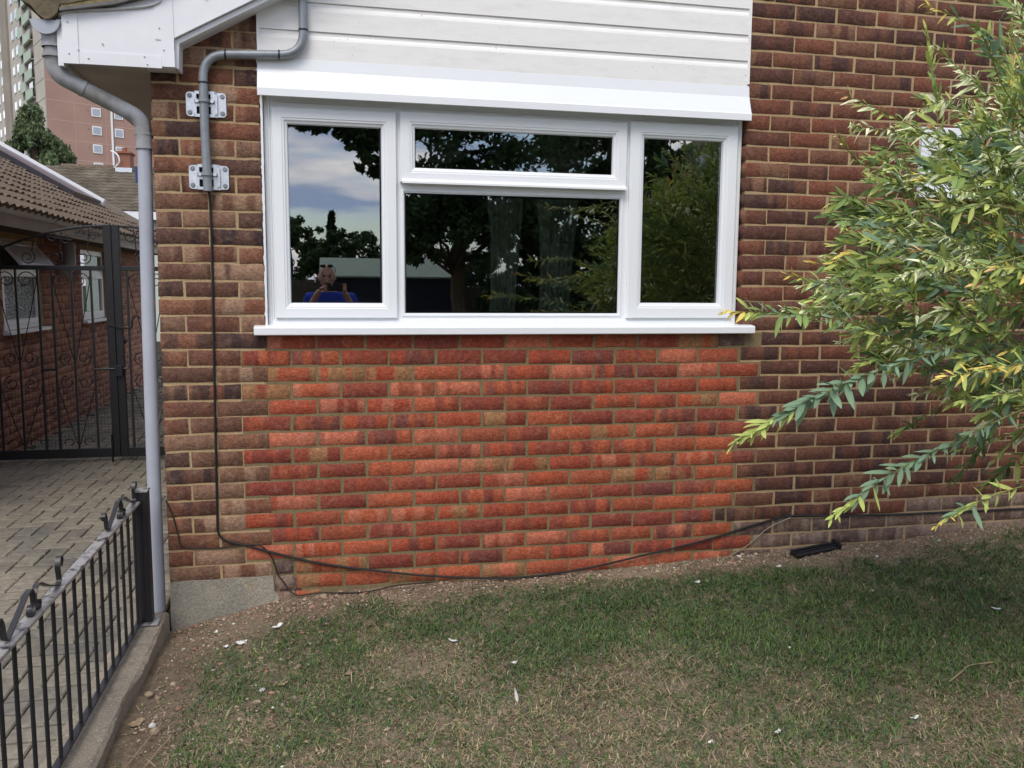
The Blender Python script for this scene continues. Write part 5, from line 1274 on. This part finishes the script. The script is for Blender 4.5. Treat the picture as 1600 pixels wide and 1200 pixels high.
# shed and fence
sh = thing('shed', 'dark timber shed with a pale green felt roof, mirrored behind the man', 'shed', (1.1, -11.6, -1.3))
def planks(x0, x1, y, z0, z1, w, mat, parent, jit=.006, name='plank'):
    n = int((x1-x0)/w)
    for k in range(n):
        B().box(x0+k*w+.004, x0+(k+1)*w-.004, y-.012+rng.uniform(-jit, jit), y+.006, z0, z1+rng.uniform(-.01, .01)).part(name, mat, parent)
SHW = plain('dark_stained_timber', (.040, .042, .058), .85, .2, 0, .3, 12); FEN = plain('weathered_timber', (.14, .115, .09), .9, .15, 0, .3, 9)
sw_ = B().box(.0, 2.32, -12.6, -11.03, -1.35, .345).part('wall', SHW, sh)
b = B(); b.v = []; planks(.0, 2.32, -11.018, -1.3, .34, .105, SHW, sh)
vs = [(-.03, -10.93, .345), (2.33, -10.93, .345), (2.33, -11.9, .68), (-.03, -11.9, .68), (-.03, -12.7, .33), (2.33, -12.7, .33)]
vs2 = [(x, y, z+.03) for x, y, z in vs]
B().add(vs+vs2, [(0, 1, 2, 3), (3, 2, 5, 4), (6, 7, 8, 9), (9, 8, 11, 10), (0, 1, 7, 6), (4, 5, 11, 10), (0, 3, 9, 6), (3, 4, 10, 9), (1, 2, 8, 7), (2, 5, 11, 8)]).part('roof', plain('pale_green_felt', (.30, .36, .29), .9, .2, 0, .12, 5), sh)
fn = thing('fence', 'weathered close boarded timber fence mirrored low in the left pane', 'fence', (-2, -12.2, -1.3))
for k in range(6): B().box(-6.1+k*1.25, -6.0+k*1.25, -12.26, -12.16, -1.35, .34).part('post', FEN, fn)
planks(-6.0, .0, -12.15, -1.3, .31, .125, FEN, fn, name='board')
f2 = thing('fence', 'dark timber fence mirrored behind the big trunk in the lower pane', 'fence', (5, -12.4, -1.3))
for k in range(6): B().box(2.45+k*1.6, 2.55+k*1.6, -12.5, -12.4, -1.35, .26).part('post', SHW, f2)
planks(2.4, 10.5, -12.38, -1.3, .2, .15, FEN, f2, name='board')
# house across, seen at the top of the right pane
h3 = thing('house', 'dark brick house with a white verge board mirrored at the top of the right pane', 'house', (9, -12.5, -1.3))
B().box(6.95, 11.5, -17, -12.05, -1.35, 2.3).part('wall', plain('far_brown_brick', (.12, .06, .045), .9, .1, 0, .2, 3), h3)
B().prism([(6.75, 2.52), (9.3, 3.95), (11.8, 2.5), (11.8, 2.3), (6.75, 2.3)], -17.2, -11.9).part('roof', plain('brown_far_tile', (.10, .075, .06), .95, .1, 0, .2, 5), h3)
B().prism([(6.9, 2.30), (9.3, 3.62), (9.3, 3.84), (6.7, 2.48)], -11.88, -11.84).part('verge_board', BARGE, h3)
B().box(7.05, 7.35, -14.2, -13.7, 2.5, 3.45).part('chimney', bpy.data.materials['far_brown_brick'], h3)

# ------------------------------------------------------------------ the man taking the picture (seen only in the glass)
GX, GY_ = .165, -4.17; G0 = float(lawn_z(GX, GY_))
SKIN = plain('skin', (.50, .28, .20), .55, .35, 0, .08, 30); BLUE = plain('royal_blue_cotton', (.03, .06, .36), .85, .15, 0, .1, 20); DEN = plain('dark_trousers', (.03, .034, .05), .9, .1, 0, .1, 20)
def skin_mesh(name, verts, edges, radii, sub=2):
    me = bpy.data.meshes.new(name); me.from_pydata([tuple(v) for v in verts], edges, []); o = bpy.data.objects.new(name, me); COL.objects.link(o)
    m = o.modifiers.new('s', 'SKIN'); me.skin_vertices.new() if not me.skin_vertices else None
    for i, r_ in enumerate(radii):
        rr = r_ if isinstance(r_, tuple) else (r_, r_); me.skin_vertices[0].data[i].radius = rr
    me.skin_vertices[0].data[0].use_root = True
    m2 = o.modifiers.new('u', 'SUBSURF'); m2.levels = m2.render_levels = sub
    dg = bpy.context.evaluated_depsgraph_get(); out = bpy.data.meshes.new_from_object(o.evaluated_get(dg)); bpy.data.objects.remove(o); return out
def V_(x, y, z): return (GX+x, GY_+y, G0+z)
HZ = .285-G0                      # head centre height above the ground
hx = -.030                        # head offset
# joints: the man faces +y
bv_ = [V_(0, 0, .86), V_(0, .01, 1.02), V_(0, .0, 1.18), V_(-.005, -.015, HZ-.22), V_(hx*.8, -.012, HZ-.13), V_(hx, .0, HZ-.05),
       V_(-.185, -.01, HZ-.205), V_(-.265, .02, HZ-.42), V_(-.115, .20, HZ-.155), V_(-.095, .222, HZ-.115),
       V_(.185, -.01, HZ-.205), V_(.27, .02, HZ-.42), V_(.135, .20, HZ-.155), V_(.118, .222, HZ-.115),
       V_(-.09, .0, .80), V_(-.11, .03, .45), V_(-.12, -.02, .08), V_(-.13, .13, .035), V_(.09, .0, .80), V_(.11, .03, .45), V_(.12, -.02, .08), V_(.14, .13, .035)]
be_ = [(0, 1), (1, 2), (2, 3), (3, 4), (4, 5), (3, 6), (6, 7), (7, 8), (8, 9), (3, 10), (10, 11), (11, 12), (12, 13), (0, 14), (14, 15), (15, 16), (16, 17), (0, 18), (18, 19), (19, 20), (20, 21)]
br_ = [(.15, .11), (.15, .11), (.16, .115), (.10, .08), (.052, .056), (.056, .058), .058, .043, .030, .022, .058, .043, .030, .022, .085, .058, .042, .035, .085, .058, .042, .035]
bodies = [skin_mesh('b', bv_, be_, br_)]
def head():
    bm = bmesh.new(); bmesh.ops.create_uvsphere(bm, u_segments=28, v_segments=20, radius=1)
    for v in bm.verts:
        x, y, z = v.co; w = 1-.22*max(0, -z)**1.3; v.co = Vector((x*.074*w, y*.093*(1-.10*max(0, -z)), z*.115))
        if z < -.3 and y > 0: v.co.y += .010*(-z-.3)
        if y > .75 and abs(z+.05) < .32 and abs(x) < .22: v.co.y += .020*(1-abs(x)/.22)*(1-abs(z+.12)/.40)     # nose
        if y > .7 and .05 < z < .22 and .2 < abs(x) < .6: v.co.y -= .007                                          # eye sockets
        if y > .6 and .22 <= z < .36: v.co.y += .004
        if y > .7 and -.52 < z < -.42 and abs(x) < .35: v.co.y -= .004                                            # mouth
    for sx in (-1, 1):
        bmesh.ops.create_uvsphere(bm, u_segments=8, v_segments=8, radius=1, matrix=Matrix.Translation((sx*.078, -.005, -.005)) @ Matrix.Diagonal((.009, .018, .032, 1)))
    me = bpy.data.meshes.new('h'); bm.to_mesh(me); bm.free(); me.transform(Matrix.Translation(V_(hx, .012, HZ)) @ Matrix.Rotation(R(-10), 4, 'X')); return me
bodies.append(head())
PH = Vector((.208, -3.914, .192))           # phone centre
def finger(pts, r0): bodies.append(skin_mesh('f', pts, [(i, i+1) for i in range(len(pts)-1)], [r0*(1-.10*i) for i in range(len(pts))], 1))
for s in (-1, 1):
    w = Vector(bv_[9 if s < 0 else 13]); e = PH+Vector((s*.073, -.012, 0))
    pm_ = w.lerp(e, .55); bodies.append(skin_mesh('p', [w, w.lerp(e, .4)+Vector((0, 0, .004)), e+Vector((s*.010, -.012, .0))], [(0, 1), (1, 2)], [(.026, .020), (.036, .018), (.032, .014)], 1))
    for k, (dz, ln) in enumerate(((.026, .9), (.008, 1.0), (-.011, .95), (-.027, .75))):
        k0 = e+Vector((s*.020, -.018, dz*.9)); k1 = e+Vector((s*.026, .004, dz)); k2 = e+Vector((s*.012, .018, dz*1.02)); k3 = e+Vector((-s*.012*ln, .0175, dz*1.0))
        if s < 0 and k == 0: k2 = e+Vector((.004, .002, .052)); k1 = e+Vector((s*.016, -.004, .046)); k3 = e+Vector((.030, .000, .051))
        finger([k0, k1, k2, k3], .0085)
    finger([e+Vector((s*.012, -.020, -.020)), e+Vector((-s*.004, -.022, -.010)), e+Vector((-s*.022, -.016, -.006))], .0095)
jm = bmesh.new()
for m in bodies: jm.from_mesh(m)
jme = bpy.data.meshes.new('person'); jm.to_mesh(jme); jm.free(); jo = bpy.data.objects.new('tmp', jme); COL.objects.link(jo)
rm_ = jo.modifiers.new('r', 'REMESH'); rm_.mode = 'VOXEL'; rm_.voxel_size = .0052; sm_ = jo.modifiers.new('s', 'SMOOTH'); sm_.iterations = 2; sm_.factor = .4
body = bpy.data.meshes.new_from_object(jo.evaluated_get(bpy.context.evaluated_depsgraph_get())); bpy.data.objects.remove(jo)
body.materials.clear(); body.materials.append(SKIN); body.polygons.foreach_set('use_smooth', [True]*len(body.polygons))
man = part('person', body); tag(man, 'bald man in a blue shirt holding up a phone, mirrored in the left pane', 'person')
sv = [bv_[0], bv_[1], bv_[2], bv_[3], V_(hx*.7, -.010, HZ-.150), bv_[6], tuple(Vector(bv_[6]).lerp(Vector(bv_[7]), .62)), bv_[10], tuple(Vector(bv_[10]).lerp(Vector(bv_[11]), .62))]
part('shirt', skin_mesh('shirt', sv, [(0, 1), (1, 2), (2, 3), (3, 4), (3, 5), (5, 6), (3, 7), (7, 8)], [(.17, .13), (.172, .13), (.18, .132), (.145, .110), (.074, .078), .080, .066, .078, .066], 2), man).data.materials.append(BLUE)
tv_ = [bv_[0], bv_[14], bv_[15], tuple(Vector(bv_[15]).lerp(Vector(bv_[16]), .92)), bv_[18], bv_[19], tuple(Vector(bv_[19]).lerp(Vector(bv_[20]), .92))]
part('trousers', skin_mesh('trousers', tv_, [(0, 1), (1, 2), (2, 3), (0, 4), (4, 5), (5, 6)], [(.165, .125), .10, .078, .066, .10, .078, .066], 2), man).data.materials.append(DEN)
hc = Vector(V_(hx, .012, HZ))
for s in (-1, 1):
    B().ball(hc+Vector((s*.030, .083, .010)), .0115, 10, 8).part('eye', plain('eye_socket_shade' if s < 0 else 'eye_socket_shade2', (.10, .07, .06), .3), man)  # eyeballs coloured dark to paint the shade in the sockets
    B().box(hc.x+s*.032-.024, hc.x+s*.032+.024, hc.y+.052, hc.y+.064, hc.z+.088, hc.z+.116, .005).part('sunglass_lens', BLACK, man)
    B().box(hc.x+s*.014, hc.x+s*.048, hc.y+.078, hc.y+.086, hc.z+.028, hc.z+.034, .001).part('eyebrow', BRW, man)
    B().tube([hc+Vector((s*.056, .056, .104)), hc+Vector((s*.078, .0, .075)), hc+Vector((s*.080, -.03, .04))], .003, 6).part('sunglass_arm', BLACK, man)
B().box(V_(-.13, -.05, 0)[0]-.05, V_(-.13, 0, 0)[0]+.045, GY_-.10, GY_+.18, G0-.01, G0+.07, .02).part('shoe', BLACK, man); B().box(V_(.13, 0, 0)[0]-.045, V_(.13, 0, 0)[0]+.05, GY_-.10, GY_+.18, G0-.01, G0+.07, .02).part('shoe', BLACK, man)
pht = thing('phone', 'dark phone held level in both hands, mirrored in the left pane', 'phone', PH)
B().box(PH.x-.071, PH.x+.071, PH.y-.004, PH.y+.004, PH.z-.034, PH.z+.034, .003).part('case', BLACK, pht)
B().tube([(.181, PH.y+.0038, .2082), (.181, PH.y+.0058, .2082)], .006, 14).part('lens', GALV, pht); B().box(PH.x-.062, PH.x+.062, PH.y-.0052, PH.y-.0042, PH.z-.031, PH.z+.031).part('screen', plain('phone_screen', (.03, .03, .035), .1, .5), pht)
